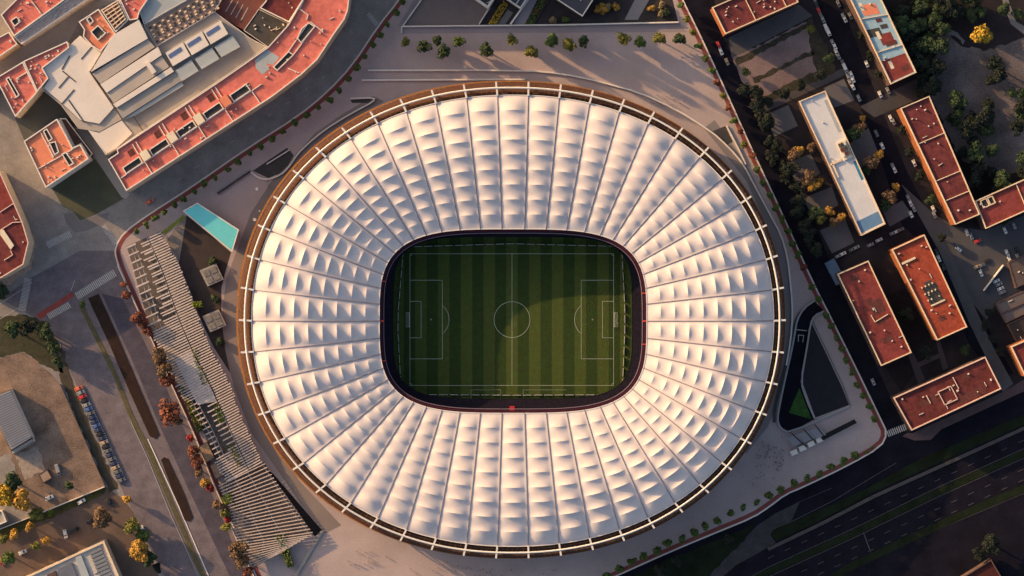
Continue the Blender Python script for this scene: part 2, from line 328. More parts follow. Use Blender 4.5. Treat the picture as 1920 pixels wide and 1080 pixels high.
sheet('garden_beds', [(1640, 560), (1700, 540), (1757, 640), (1690, 735), (1660, 690)], M('black soil', (.016, .013, .015), var=.4), -.03, 'black garden soil between the red roofed blocks')
for k, q in enumerate([[(1702, 664), (1712, 660), (1735, 712), (1722, 720)], [(1755, 640), (1762, 638), (1778, 690), (1768, 694)], [(1716, 682), (1762, 662), (1764, 670), (1720, 690)]]):
    sheet('path_block', q, M('purple paving', (.060, .048, .055), var=.15), -.01 + .003 * k, ['left', 'right', 'crossing'][k] + ' paved path between the red roofed blocks')
sheet('pavement_end', [(1700, 812), (1712, 812), (1880, 735), (1920, 712), (1990, 690), (1990, 708), (1910, 738), (1880, 752), (1765, 805), (1745, 825), (1715, 826), (1692, 818)], M('dim red paving', (.095, .062, .066), var=.2), -.04, 'dim reddish pavement below the south east block')
# motorway in the south-east; its tones darkened for that corner's vignette
def shift(a, b, d): return [(a[0], a[1] + d), (b[0], b[1] + d)]
gs = [(1444, 1003), (1450, 993), (1540, 955), (1623, 917), (1720, 863), (1820, 820), (1920, 777), (2050, 725), (2050, 745), (1920, 796), (1773, 862), (1640, 922), (1540, 975), (1457, 1014)]
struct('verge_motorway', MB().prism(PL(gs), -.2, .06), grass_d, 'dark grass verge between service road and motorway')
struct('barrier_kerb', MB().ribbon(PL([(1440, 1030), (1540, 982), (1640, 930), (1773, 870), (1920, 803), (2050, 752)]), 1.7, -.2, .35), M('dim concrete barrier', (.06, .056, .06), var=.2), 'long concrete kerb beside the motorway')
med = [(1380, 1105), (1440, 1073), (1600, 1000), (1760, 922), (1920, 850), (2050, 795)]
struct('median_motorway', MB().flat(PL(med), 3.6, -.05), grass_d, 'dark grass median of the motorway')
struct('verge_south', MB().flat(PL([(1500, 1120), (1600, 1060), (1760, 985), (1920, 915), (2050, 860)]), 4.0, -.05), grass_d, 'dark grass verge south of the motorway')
mm = MB()
for d, wd in ((-9, .25), (9, .25)): mm.flat(PL([(a, b + d) for a, b in med]), wd, -.06)
for d in (-26, 28, 48):
    for i in range(16):
        t0 = i / 16; t1 = t0 + .022
        f = lambda t: (1440 + 500 * t, 1073 - 231 * t + d)
        mm.flat(PL([f(t0), f(t1)]), .3, -.06)
mm.flat(PL([(1470, 985), (1560, 940), (1680, 868)]), .3, -.06)
mm.flat(PL([(1618, 996), (1632, 1034)]), .5, -.06)
for a, b in [((1490, 945), (1560, 915)), ((1600, 1060), (1920, 925))]: mm.flat(PL([a, b]), .2, -.06)
for i in range(7):
    f = lambda t: (1478 + 160 * t / 1, 500 + 360 * t)
    mm.flat(PL([f(i / 7), f(i / 7 + .04)]), .3, -.06)
struct('road_markings_east', mm, M('dim lane paint', (.065, .06, .07), var=.4, sc=1.0), 'faint lane lines of the dark motorway')
sheet('ramp_motorway', [(1330, 1078), (1420, 985), (1455, 962), (1500, 940), (1480, 985), (1444, 1003), (1455, 1018), (1380, 1060), (1345, 1090)], M('grey slip road', (.038, .036, .042), var=.4, sc=.2), -.07, 'grey worn slip road at the motorway')
sheet('verge_slip', [(1150, 1095), (1260, 1047), (1350, 1010), (1420, 980), (1380, 1030), (1320, 1085), (1250, 1120)], grass_d, -.06, 'dark slope below the southern kerb')

# north gardens
sheet('terrace_north', [(757, 48), (790, 0), (830, -60), (900, -60), (920, 17), (898, 48)], M('brown terrace', (.165, .132, .130), var=.1), .02, 'brownish paved terrace behind the garden wall')
sheet('garden_north', [(898, 47), (916, 16), (960, -60), (1246, -60), (1272, 42)], M('garden soil', (.035, .030, .032), var=.4, sc=.2), .015, 'dark garden soil behind the north wall')
sheet('path_pink', [(932, 46), (952, 18), (962, 24), (947, 46)], pave_g, .03, 'pinkish path in the north garden')
sheet('path_pale', [(1171, 37), (1190, 0), (1215, -50), (1240, -50), (1217, 0), (1196, 37)], M('pale garden path', (.20, .185, .19), var=.1), .03, 'pale path between flowering bushes')
sheet('path_slate', [(962, 46), (990, 2), (1012, -30), (1022, -30), (984, 46)], plaza_d, .03, 'slate path beside the white garden wall')

# ------------------------------------------------------------------ walls and edges of the plaza
def wall(name, pts, wd, h, m, lab, cat='wall', z0=0.0, sm=0):
    p = PL(pts)
    if sm: p = smooth(p, sm)
    o = MB().ribbon(p, wd, z0, h).obj(name, m, o=(p[0][0], p[0][1], 0)); return tag(o, lab, cat)
wall('garden_wall', [(753, 50), (1060, 47), (1272, 42)], .7, 1.6, white_c, 'long pale wall closing the gardens above the plaza trees')
wall('garden_wall', [(753, 51), (753.6, 62)], .6, .9, white_c, 'short pale end wall at the left end of the garden wall')
wall('garden_wall', [(756, 48), (790, 0), (830, -60)], .6, 1.2, white_c, 'slanting pale wall at the left of the brown terrace')
wall('garden_wall', [(898, 46), (916, 17), (960, -60)], .5, 1.4, white_c, 'slanting wall between brown terrace and yellow hedge')
wall('garden_wall', [(957, 46), (990, 0), (1020, -50)], .9, 2.2, white_c, 'thick slanting wall right of the yellow hedge')
wall('garden_wall', [(1000, 46), (1032, -8)], .4, 1.0, wall_br, 'thin slanting wall beside the orange bush')
wall('ramp_wall', [(690, 132), (985, 132), (1053, 138), (1120, 152), (1200, 174), (1267, 205), (1333, 246), (1367, 277), (1393, 307), (1420, 358), (1445, 405), (1464, 440), (1476, 480), (1483, 540), (1486, 590), (1482, 640), (1474, 685)], .8, 1.1, white_c, 'long curved pale wall sweeping round the top right of the stadium', sm=1)
wall('ramp_wall', [(678, 150.5), (985, 149)], .8, 1.1, white_c, 'straight pale wall just above the stadium rim')
wall('ramp_wall', [(657, 185), (703, 183), (700, 191), (673, 205), (643, 222), (607, 245), (577, 270), (557, 290), (543, 312), (527, 328), (503, 337), (485, 334), (470, 322)], .7, 1.0, white_c, 'curving pale wall left of the stadium with two bends', sm=1)
wall('retaining_wall', [(470, 321), (440, 341), (408, 363)], .9, 1.2, dark_s, 'short dark retaining wall beside the row of kerb trees')
wall('ramp_wall', [(1362, 236), (1385, 280), (1398, 308)], .7, .9, white_c, 'short slanting wall of the triangular ramp', sm=0)
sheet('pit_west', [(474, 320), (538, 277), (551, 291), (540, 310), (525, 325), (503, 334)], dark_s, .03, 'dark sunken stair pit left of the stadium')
wall('stair_rail', [(500, 308), (543, 281)], .5, .9, white_c, 'pale rail across the dark stair pit')
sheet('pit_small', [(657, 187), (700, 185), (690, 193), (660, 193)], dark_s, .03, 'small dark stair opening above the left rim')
# underpass ramp, east
OUT = [(1527, 564), (1507, 577), (1494, 600), (1491, 620), (1484, 658), (1473, 705), (1462, 757), (1457, 787), (1463, 803), (1481, 812), (1593, 761)]
INN = [(1545, 583), (1526, 592), (1519, 609), (1513, 650), (1501, 716), (1512, 750), (1527, 784)]
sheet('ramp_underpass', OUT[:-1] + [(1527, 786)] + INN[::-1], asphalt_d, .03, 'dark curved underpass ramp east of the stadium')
sheet('ramp_roof', [(1521, 604), (1577, 722), (1592, 759), (1529, 783), (1504, 716), (1515, 650)], M('near black slab', (.022, .021, .026), var=.2), .05, 'near black triangular slab beside the underpass')
sheet('lawn_triangle', [(1499, 727), (1479, 774), (1522, 786)], grass_g, .07, 'small bright green grass triangle in the underpass')
wall('underpass_wall', OUT, .9, 1.0, M('dim white concrete', (.30, .28, .29), var=.1), 'outer pale wall curving round the underpass ramp', sm=1)
wall('underpass_wall', INN, .8, 1.0, M('dim white concrete', (.30, .28, .29)), 'inner pale wall of the underpass ramp', sm=1)
wall('underpass_wall', [(1512, 575), (1494, 594), (1486, 625), (1478, 668), (1464, 720), (1452, 770), (1452, 792)], 1.3, .8, dark_s, 'dark outer wall hugging the underpass on the stadium side', sm=1)
wall('slab_edge', [(1524, 603), (1579, 720), (1594, 760)], .5, .6, pave_g, 'thin edge of the near black slab facing the kerb trees')
pm = MB(); pm.ribbon(PL([(1497, 641), (1497, 628), (1507, 629), (1505, 642)]), .3, .06, .09); pm.flat(PL([(1491, 618), (1513, 620)]), .4, .08); struct('ramp_markings', pm, paint_w, 'white markings on the underpass ramp')
# glazed kiosk
k0 = P(1505, 826); ks = empty('kiosk', (k0[0], k0[1], 0), 'long flat kiosk with pale panelled roof and black canopy south of the underpass', 'kiosk')
for i in range(3):
    a, b = 1474 + i * 21, 821 - i * 7
    MB().prism(PL([(a, b), (a + 20, b - 8 + 1.5), (a + 33, b + 8), (a + 14, b + 16)], 3), 2.7, 3.0).obj('roof_panel', M('grey glass panel', (.22, .21, .23), rough=.4, var=.08), ks)
for i in range(4): MB().box(*P(1488 + i * 16, 848 - i * 8), 3.6, 2.6, 0, 2.4, R(24)).obj('booth', wall_w, ks)
MB().prism(PL([(1538, 818), (1602, 786), (1607, 793), (1543, 826)], 3), 2.6, 2.9).obj('canopy', black_m, ks)
for i in range(3): MB().ribbon(PL([(1484 + i * 22, 812 - i * 8), (1512 + i * 18, 838 - i * 8)], 3), .5, 3.02, 3.2).obj('beam', black_m, ks)
for a, b in ((1542, 819), (1575, 806), (1603, 790)): MB().tube([(*P(a, b), 0), (*P(a, b), 2.6)], .12).obj('post', black_m, ks)

# ------------------------------------------------------------------ stadium
def superell(cx, cy, a, b, n, th):
    c, s = math.cos(th), math.sin(th)
    return (cx + a * math.copysign(abs(c) ** (2 / n), c), cy + b * math.copysign(abs(s) ** (2 / n), s))
def arc_curve(cx, cy, a, b, n, N=2880):
    # image coordinates, starting at the right centre, turning towards the top of the picture
    pts = []
    for i in range(N):
        th = 2 * math.pi * i / N
        # radial parametrisation of the superellipse (even and smooth)
        c, s = math.cos(th), math.sin(th)
        r = (abs(c / a) ** n + abs(s / b) ** n) ** (-1 / n)
        pts.append((cx + r * c, cy - r * s))
    return pts
def cumlen(pts):
    L = [0]
    for i in range(len(pts)): a, b = pts[i], pts[(i + 1) % len(pts)]; L.append(L[-1] + math.hypot(b[0] - a[0], b[1] - a[1]))
    return L
def at_len(pts, L, s):
    s = s % L[-1]; lo, hi = 0, len(pts)
    while hi - lo > 1:
        m = (lo + hi) // 2
        if L[m] <= s: lo = m
        else: hi = m
    t = (s - L[lo]) / (L[lo + 1] - L[lo]); a, b = pts[lo], pts[(lo + 1) % len(pts)]
    return (a[0] + (b[0] - a[0]) * t, a[1] + (b[1] - a[1]) * t)
NB = 50
oc = arc_curve(961.5, 601.5, 489, 422.5, 2.12); ol = cumlen(oc)
ic = arc_curve(962, 602, 250, 172, 3.5); il = cumlen(ic)
quarter = [30, 28, 25, 22, 20, 20, 21, 24, 28, 32, 36, 38, 20]
cq = [0]
for q in quarter: cq.append(cq[-1] + q)
tot = cq[-1]
def inner_frac(k):          # fraction of a full turn for a (possibly fractional) node number
    k = k % NB; qn = NB / 4.0
    q = int(k // qn); r = k - q * qn
    if q % 2: r = qn - r
    nodes = list(range(13)) + [12.5]
    i = min(int(r), 12); t = (r - i) / (nodes[i + 1] - nodes[i]); v = (cq[i] + (cq[i + 1] - cq[i]) * t) / tot
    return (q + (1 - v if q % 2 else v)) / 4.0
Z0, Z1, ZC, PZ0 = 28.0, 26.0, 32.4, 8.0
NST = 9
st = empty('stadium', (0, 0, 0), 'large oval stadium with ribbed white membrane roof around a football pitch', 'stadium')
def zbase(s): return Z0 + (ZC - Z0) * (1 - (1 - s / .4) ** 2) if s < .4 else ZC - (ZC - Z1) * ((s - .4) / .6) ** 1.3
def edge(k): return P(*at_len(oc, ol, ol[-1] * k / NB), Z0), P(*at_len(ic, il, il[-1] * inner_frac(k)), Z1)
NU, NV = 18, 8
for b in range(NB):
    mb = MB(); eds = [edge(b + u / NU) for u in range(NU + 1)]
    W0 = math.dist(eds[0][0], eds[-1][0]); W1 = math.dist(eds[0][1], eds[-1][1])
    for j in range(NST):
        base = len(mb.v)
        for v in range(NV + 1):
            t = v / NV; s = (j + t) / NST
            amp = (0.13 * (W0 * (1 - s) + W1 * s)) ** .9
            if j == 0: f = t ** .8
            elif j == NST - 1: f = (1 - t) ** 1.6
            else: f = 1 - .70 * (4 * t * (1 - t)) ** .85
            for u in range(NU + 1):
                uu = u / NU; q = max(0.0, 1 - ((uu - .5) / .43) ** 2); h = amp * f * q ** 1.25
                o, i_ = eds[u]
                # straight chords between the seams near the edge, curved on it
                x = o[0] + (i_[0] - o[0]) * s; y = o[1] + (i_[1] - o[1]) * s
                mb.v.append((x, y, zbase(s) + h))
        for v in range(NV):
            for u in range(NU):
                a = base + v * (NU + 1) + u
                mb.f.append((a, a + NU + 1, a + NU + 2, a + 1))
    mb.obj('roof_panel', fabric, st, smooth=True)
for b in range(NB):
    o, i_ = edge(b); pts = [(o[0] + (i_[0] - o[0]) * s, o[1] + (i_[1] - o[1]) * s, zbase(s) + .12) for s in [k / 10 for k in range(11)]]
    MB().tube(pts, .26, 5).obj('seam_cable', cable_m, st)
def loop(cx, cy, a, b, n, z, N=240): return [(*P(x, y, z), z) for x, y in arc_curve(cx, cy, a, b, n, N)]
MB().ribbon([p[:2] for p in loop(961.3, 601.3, 489.5, 423, 2.12, Z0)], .45, Z0 - .3, Z0 + .35, True).obj('membrane_edge', steel_w, st)
MB().tube(loop(960.5, 600.5, 501.5, 436, 2.12, Z0 + 1), .50, 8, True).obj('ring_beam', steel_w, st, smooth=True)
oo = arc_curve(960.5, 600, 512.5, 447, 2.12); ool = cumlen(oo)
for b in range(NB):
    a = P(*at_len(oc, ol, ol[-1] * b / NB), Z0 + .4); c = P(*at_len(oo, ool, ool[-1] * b / NB), Z0 + .4)
    MB().ribbon([a, c], .9, Z0 - .2, Z0 + .9 + .25).obj('strut', steel_w, st)
# deck of rusty mesh between membrane and rim
dk = MB(); A = loop(961, 601, 489, 423, 2.12, Z0 - 2); B = loop(960.3, 600.3, 512, 446.5, 2.12, Z0 - 7)
for i in range(240): j = (i + 1) % 240; dk.quad(A[i], (*B[i][:2], Z0 - 7), (*B[j][:2], Z0 - 7), (*A[j][:2], Z0 - 2))
dk.obj('rim_deck', deck_m, st)
bars = MB()
for i in range(NB * 6):
    if i % 6 == 0: continue
    a = P(*at_len(oc, ol, ol[-1] * i / NB / 6), Z0 - 1.5); c = P(*at_len(oo, ool, ool[-1] * i / NB / 6), Z0 - 1.5); c = (a[0] + (c[0] - a[0]) * .85, a[1] + (c[1] - a[1]) * .85)
    bars.ribbon([a, c], .26, Z0 - 1.9, Z0 - 1.2)
for kx in (495, 506): bars.ribbon([p[:2] for p in loop(960.5, 600.5, kx, kx - 66, 2.12, Z0 - 1.5)], .3, Z0 - 1.9, Z0 - 1.15, True)
bars.obj('rim_grille', M('rust grille', (.13, .07, .045), var=.3), st)
for k, (da, dz) in enumerate(((511, Z0 - 8), (511, Z0 - 10.5), (511, Z0 - 13))):
    MB().ribbon([p[:2] for p in loop(959 - k * 1.1, 599.6 - k * .35, da + 2, da - 64, 2.12, dz)], .42, dz - 1.2, dz, True).obj('facade_band', bronze, st)
fw = MB()
A = loop(957.5, 597.8, 507, 441, 2.12, Z0 - 7.5); B = loop(955, 596, 505, 439, 2.12, 0)
for i in range(240): j = (i + 1) % 240; fw.quad(A[i], A[j], (*B[j][:2], 0), (*B[i][:2], 0))
fw.obj('facade_wall', M('brown facade mesh', (.12, .07, .05), var=.3, sc=.4), st)
col = MB()
for b in range(NB):
    c = P(*at_len(oo, ool, ool[-1] * b / NB), Z0); col = MB().tube([(c[0] * .985, c[1] * .985, 0), (c[0] * .985, c[1] * .985, Z0 - 2.5)], .5, 6); col.obj('column', steel_w, st)
# inner ring
MB().ribbon([p[:2] for p in loop(962, 602, 251, 173, 3.5, Z1)], .5, Z1 - .3, Z1 + .3, True).obj('inner_edge', steel_w, st)
MB().ribbon([p[:2] for p in loop(962, 602, 247.2, 169.6, 3.5, Z1 - 1)], 1.1, Z1 - 2, Z1 - 1.2, True).obj('tension_ring', maroon, st)
for th, ln in ((180, 1.0), (163, .5), (197, .5), (0, .8), (350, .5), (12, .5)):
    x, y = arc_curve(962, 602, 247.2, 169.6, 3.5, 360)[th % 360]
    MB().box(*P(x, y, Z1), 2.2, ln, Z1 - 1.15, Z1 - .8, 0).obj('ring_light', M('red marker', (.55, .06, .04), var=.05), st)
MB().tube(loop(962, 602, 242.5, 165, 3.6, 24), .22, 6, True).obj('catwalk_cable', M('grey purple cable', (.16, .12, .16), var=.1), st)
# seating bowl: stepped rows
ROWS = 26; sm_ = MB(); ids = []
prev = None
for r in range(ROWS + 1):
    t = r / ROWS; a = 224 + t * 82; b = 152 + t * 80; n = 4.6 - 2.0 * min(1, t * 1.4); z = PZ0 + 1.0 + 15.0 * t ** 1.15
    cur = [P(x, y, z) for x, y in arc_curve(961.3, 596 + 3.0 * t, a, b, n, 200)]
    if prev:
        pz = prev[1]
        for i in range(200):
            j = (i + 1) % 200
            sm_.quad((*prev[0][i], pz), (*cur[i], pz), (*cur[j], pz), (*prev[0][j], pz)); sm_.quad((*cur[i], pz), (*cur[i], z), (*cur[j], z), (*cur[j], pz))
    prev = (cur, z)
sm_.obj('seating_bowl', seat_n, st)
fr = MB(); cur = [P(x, y, PZ0) for x, y in arc_curve(961.3, 596, 224, 152, 4.6, 200)]
fr.ribbon(cur, .3, PZ0, PZ0 + 1.05, True).obj('front_wall', black_m, st)
for px, py, sx, sy in ((960, 768, 2.6, 3.2), (965, 457, 0, 0)):
    if sx: MB().box(*P(px, py, 14), sx, sy, 9, 14).obj('tunnel_canopy', red_b, st)

# pitch
pm = bpy.data.materials.new('striped turf'); pm.use_nodes = True; nt = pm.node_tree; bb = nt.nodes['Principled BSDF']; bb.inputs['Roughness'].default_value = .9; bb.inputs['Specular IOR Level'].default_value = .15
g = nt.nodes.new('ShaderNodeNewGeometry'); sx = nt.nodes.new('ShaderNodeSeparateXYZ'); nt.links.new(g.outputs['Position'], sx.inputs[0])
def mth(op, a, b=None):
    n = nt.nodes.new('ShaderNodeMath'); n.operation = op
    for k, v in ((0, a), (1, b)):
        if v is None: continue
        if isinstance(v, float): n.inputs[k].default_value = v
        else: nt.links.new(v, n.inputs[k])
    return n.outputs[0]
SW = 21.22 / PPM
ph = mth('FRACT', mth('DIVIDE', mth('ADD', sx.outputs['X'], 200 * SW), 2 * SW))
stp = nt.nodes.new('ShaderNodeMapRange'); nt.links.new(ph, stp.inputs['Value'])
tri = mth('ABSOLUTE', mth('SUBTRACT', ph, .5))
nt.links.new(tri, stp.inputs['Value']); stp.inputs['From Min'].default_value = .235; stp.inputs['From Max'].default_value = .265
nz = nt.nodes.new('ShaderNodeTexNoise'); nz.inputs['Scale'].default_value = .5; nz.inputs['Detail'].default_value = 8; nt.links.new(g.outputs['Position'], nz.inputs['Vector'])
cm = nt.nodes.new('ShaderNodeMix'); cm.data_type = 'RGBA'; cm.inputs['A'].default_value = (.029, .053, .013, 1); cm.inputs['B'].default_value = (.064, .090, .021, 1)
nt.links.new(mth('ABSOLUTE', mth('SUBTRACT', ph, .5)), stp.inputs['Value']); nt.links.new(stp.outputs[0], cm.inputs['Factor'])
cm2 = nt.nodes.new('ShaderNodeMix'); cm2.data_type = 'RGBA'; cm2.blend_type = 'MULTIPLY'; cm2.inputs['Factor'].default_value = .55
nt.links.new(cm.outputs['Result'], cm2.inputs['A']); nt.links.new(nz.outputs['Color'], cm2.inputs['B'])
bc = nt.nodes.new('ShaderNodeMix'); bc.data_type = 'RGBA'; bc.blend_type = 'MULTIPLY'; bc.inputs['Factor'].default_value = 1; bc.inputs['B'].default_value = (1.3, 1.3, 1.3, 1)
nt.links.new(cm2.outputs['Result'], bc.inputs['A']); nt.links.new(bc.outputs['Result'], bb.inputs['Base Color'])
bp = nt.nodes.new('ShaderNodeBump'); bp.inputs['Strength'].default_value = 1.0; bp.inputs['Distance'].default_value = 1.2; nb_ = nt.nodes.new('ShaderNodeTexNoise'); nb_.inputs['Scale'].default_value = 2.5; nb_.inputs['Detail'].default_value = 4
nt.links.new(g.outputs['Position'], nb_.inputs['Vector']); nt.links.new(nb_.outputs['Fac'], bp.inputs['Height']); nt.links.new(bp.outputs[0], bb.inputs['Normal'])
struct('pitch', MB().sheet([P(x, y, PZ0) for x, y in arc_curve(961.3, 596, 224, 152, 4.6, 160)], PZ0 + .05), pm, 'striped green football pitch')
def PQ(p): return PL(p, PZ0)
ln = MB(); LW = .22; PZ = PZ0 + .09
X0, X1, Y0, Y1 = 768.6, 1150.6, 475.8, 722.7
ln.flat(PQ([(X0, Y0), (X1, Y0), (X1, Y1), (X0, Y1)]), LW, PZ, True); ln.flat(PQ([(960, Y0 + .6), (960, Y1 - .6)]), LW, PZ + .01)
def circ(cx, cy, r, a0, a1, n=48): return PQ([(cx + r * math.cos(R(a0 + (a1 - a0) * i / n)), cy + r * math.sin(R(a0 + (a1 - a0) * i / n))) for i in range(n + 1)])
ln.flat(circ(960, 599.2, 33.6, 0, 356)[:], LW, PZ + .02, True)
for sgn, xe in ((1, X0), (-1, X1)):
    ln.flat(PQ([(xe, 525.4), (xe + sgn * 60.8, 525.4), (xe + sgn * 60.8, 672.8), (xe, 672.8)]), LW, PZ + .01)
    ln.flat(PQ([(xe, 565), (xe + sgn * 21, 565), (xe + sgn * 21, 633.4), (xe, 633.4)]), LW, PZ + .01)
    cx = xe + sgn * 39.8; a = 51
    ln.flat(circ(cx, 599.2, 33.6, -a, a) if sgn > 0 else circ(cx, 599.2, 33.6, 180 - a, 180 + a), LW, PZ + .02)
    ln.flat(circ(cx, 599.2, .8, 0, 340, 10), LW, PZ + .02, True)
    for yc, q in ((Y0, 1), (Y1, -1)): ln.flat(PQ([(xe, yc + q * 4), (xe + sgn * 2.8, yc + q * 2.8), (xe + sgn * 4, yc)]), LW, PZ + .02)
ln.flat(PQ([(960 - .5, 599.2), (960.5, 599.2)]), .4, PZ + .03)
ln.flat(PQ([(883, 747), (883, 731), (939, 731), (939, 747)]), .12, PZ); ln.flat(PQ([(981, 747), (981, 731), (1062, 731)]), .12, PZ)
struct('pitch_markings', ln, M('pitch paint', (.30, .34, .28), var=.1), 'white lines of the football pitch')
for nm, xg, sg, lab in (('goal', 768.6, -1, 'white football goal at the left end of the pitch, in shade'), ('goal', 1150.6, 1, 'white football goal at the right end of the pitch, in the sun patch')):
    c = P(xg, 599.5, PZ0); G = PZ0; e = empty(nm, (c[0], c[1], PZ0 + .05), lab, 'goal'); x = c[0] + sg * .2; d = sg * 1.9
    MB().tube([(x, c[1] - 3.66, G + .05), (x, c[1] - 3.66, G + 2.44), (x, c[1] + 3.66, G + 2.44), (x, c[1] + 3.66, G + .05)], .08, 6).obj('frame', steel_w, e)
    for s in (-1, 1): MB().tube([(x, c[1] + s * 3.66, G + 2.44), (x + d * .5, c[1] + s * 3.66, G + 2.2), (x + d, c[1] + s * 3.66, G + .1)], .07, 5).obj('side_stay', steel_w, e)
    nb = MB()
    for i in range(19):
        y = c[1] - 3.66 + 7.32 * i / 18; nb.tube([(x, y, G + 2.42), (x + d * .5, y, G + 2.2), (x + d, y, G + .1)], .02, 4)
    for t in (.25, .5, .75, 1): nb.tube([(x + d * t, c[1] - 3.66, G + 2.3 - t * t * 2.1), (x + d * t, c[1] + 3.66, G + 2.3 - t * t * 2.1)], .02, 4)
    nb.obj('net', M('net cord', (.6, .6, .6), var=0), e)
def boards(pts, side, step=5.2):
    pts = PL(pts, PZ0); L = [0]
    for a, b in zip(pts, pts[1:]): L.append(L[-1] + math.dist(a, b))
    n = int(L[-1] / step)
    def at(s):
        i = max(k for k in range(len(L) - 1) if L[k] <= s + 1e-9); t = (s - L[i]) / (L[i + 1] - L[i]); a, b = pts[i], pts[i + 1]
        return (a[0] + (b[0] - a[0]) * t, a[1] + (b[1] - a[1]) * t)
    for i in range(n):
        a = at(L[-1] * i / n); b = at(L[-1] * (i + .80) / n); c = ((a[0] + b[0]) / 2, (a[1] + b[1]) / 2)
        ang = math.atan2(b[1] - a[1], b[0] - a[0]); l = math.dist(a, b)
        e = empty('advertising_board', (c[0], c[1], PZ0 + .05), f'{nth(i)} white advertising board along the {side}', 'advertising board', 'advertising boards around the pitch')
        MB().box(c[0], c[1], l, .22, PZ0 + .08, PZ0 + 1.0, ang).obj('panel', M('white board', (.42, .42, .44), var=.1), e)
        for s in (-.4, .4): MB().box(c[0] + math.cos(ang) * l * s, c[1] + math.sin(ang) * l * s, .12, .7, PZ0 + .05, PZ0 + .5, ang).obj('foot', black_m, e)
boards([(757, 463), (960, 457), (1160, 462)], 'far touchline, counted from the left')
boards([(765, 739.5), (960, 741), (1158, 740)], 'near touchline, counted from the left')
boards([(756.5, 466), (747, 580), (746, 620), (752, 725)], 'left goal line, counted from the top')
boards([(1166, 470), (1171.5, 580), (1171.5, 620), (1167, 730)], 'right goal line, counted from the top')

# ------------------------------------------------------------------ buildings
def building(name, label, poly, h, roof, wallm, rim=wall_w, cat='building', dividers=(), wells=(), boxes=(), patches=(), clutter=5, pt=.55, ph=.9, group=None, seed=0, z0=-.3):
    rnd = random.Random(seed + len(label)); pts = ccw(PL(poly, h)); c = cen(pts)
    e = empty(name, (c[0], c[1], 0), label, cat, group)
    MB().walls(pts, z0, h).obj('wall', wallm, e)
    ins = offset(pts, pt, True)
    MB().sheet(offset(pts, pt * .5, True), h - .02).obj('roof', roof, e)
    if ph: MB().ribbon(offset(pts, pt / 2 - .06, True), pt, h - .3, h + ph, True).obj('parapet', rim, e)
    for a, b in dividers: MB().ribbon(PL([a, b], h), .42, h - .05, h + .55).obj('party_wall', rim, e)
    for q in wells:
        p = PL(q, h); f = MB().ribbon(p, .5, h - .05, h + .8, True).obj('lightwell', rim, e)
        MB().sheet(p, h + .03).obj('lightwell_floor', dark_s, f)
    for q, dz, m, nm in boxes: MB().prism(PL(q, h + dz), h - .1, h + dz).obj(nm, m, e)
    for k, (q, m, nm) in enumerate(patches): MB().sheet(PL(q, h), h + .02 + .006 * k).obj(nm, m, e)
    xs = [p[0] for p in pts]; ys = [p[1] for p in pts]; n = 0; tries = 0; pin = offset(pts, 1.6, True)
    clutter = int(clutter * 1.7)
    while n < clutter and tries < 300:
        tries += 1; x = rnd.uniform(min(xs), max(xs)); y = rnd.uniform(min(ys), max(ys))
        if not inside(pin, x, y): continue
        n += 1; k = rnd.random(); ang = rnd.choice((R(24), R(-62), R(31)))
        if k < .5: MB().box(x, y, rnd.uniform(.5, 1.3), rnd.uniform(.5, .9), h - .02, h + rnd.uniform(.5, 1.1), ang).obj('roof_vent', clutter_m, e)
        elif k < .8: MB().tube([(x, y, h - .02), (x, y, h + 1.3)], .28, 6).obj('chimney', clutter_m, e)
        else: MB().ribbon([(x, y), (x + 2.5 * math.cos(ang), y + 2.5 * math.sin(ang))], .3, h, h + .4).obj('pipe', clutter_m, e)
    return e
def lerp(a, b, t): return (a[0] + (b[0] - a[0]) * t, a[1] + (b[1] - a[1]) * t)
def quadpt(q, u, v): return lerp(lerp(q[0], q[1], u), lerp(q[3], q[2], u), v)
def subq(q, u0, u1, v0, v1): return [quadpt(q, u0, v0), quadpt(q, u1, v0), quadpt(q, u1, v1), quadpt(q, u0, v1)]

# long terrace (north-west), stepping round the bend
dv = []; wl = []; bx = []; pt_ = []
nw = [(219, 281), (275, 243), (340, 200), (403, 158), (460, 118)]; se = [(237, 358), (285, 327), (334, 296), (390, 260), (445, 222), (505, 184), (563, 141)]
def seP(t): return lerp((237, 358), (508, 183), t)
def nwP(t): return lerp((203, 299), (462, 117), t)
def md(t, f): return lerp(nwP(t), seP(t), f)
for t in (.18, .37, .555, .74, .93): dv.append((md(t, .62), md(t, .97)))
for t in (.17, .36, .55, .74): dv.append((md(t, .04), md(t, .36))); dv.append((md(t + .025, .04), md(t + .025, .36)))
dv.append((md(0.0, .62), md(1.0, .62)))
for a in (.05, .24, .43, .62, .81):
    wl.append([md(a, .42), md(a + .115, .42), md(a + .115, .60), md(a, .60)])
    if a < .8: bx.append(([md(a + .125, .34), md(a + .175, .34), md(a + .175, .60), md(a + .125, .60)], 2.2, cream_b if a != .62 else tr_o, 'stair_tower'))
for a in (.12, .31, .5, .69): pt_.append(([md(a - .0, .12), md(a + .04, .12), md(a + .04, .3), md(a, .3)], stain, 'roof_patch'))
row = [(203, 299), (221, 287), (219, 280), (403, 158), (462, 117), (503, 88), (540, 47), (572, -8), (590, -40), (660, -40), (652, 20), (646, 36), (627, 63), (595, 112), (565, 140), (508, 183), (237, 358)]
pt_ += [([(500, 92), (524, 107), (512, 122), (490, 116), (478, 112)], roof_bl, 'grey_terrace'), ([(478, 112), (497, 114), (505, 130), (492, 140), (480, 128)], roof_bl, 'grey_terrace')]
wl += [[(566, 54), (579, 43), (590, 50), (565, 80), (558, 72)], [(513, 126), (541, 97), (550, 103), (520, 132)]]
dv += [((540, 128), (561, 137)), ((582, 41), (606, 60)), ((570, 0), (562, 17)), ((562, 17), (578, 28)), ((578, 28), (575, 37)), ((541, 96), (579, 42)), ((550, 103), (590, 50))]
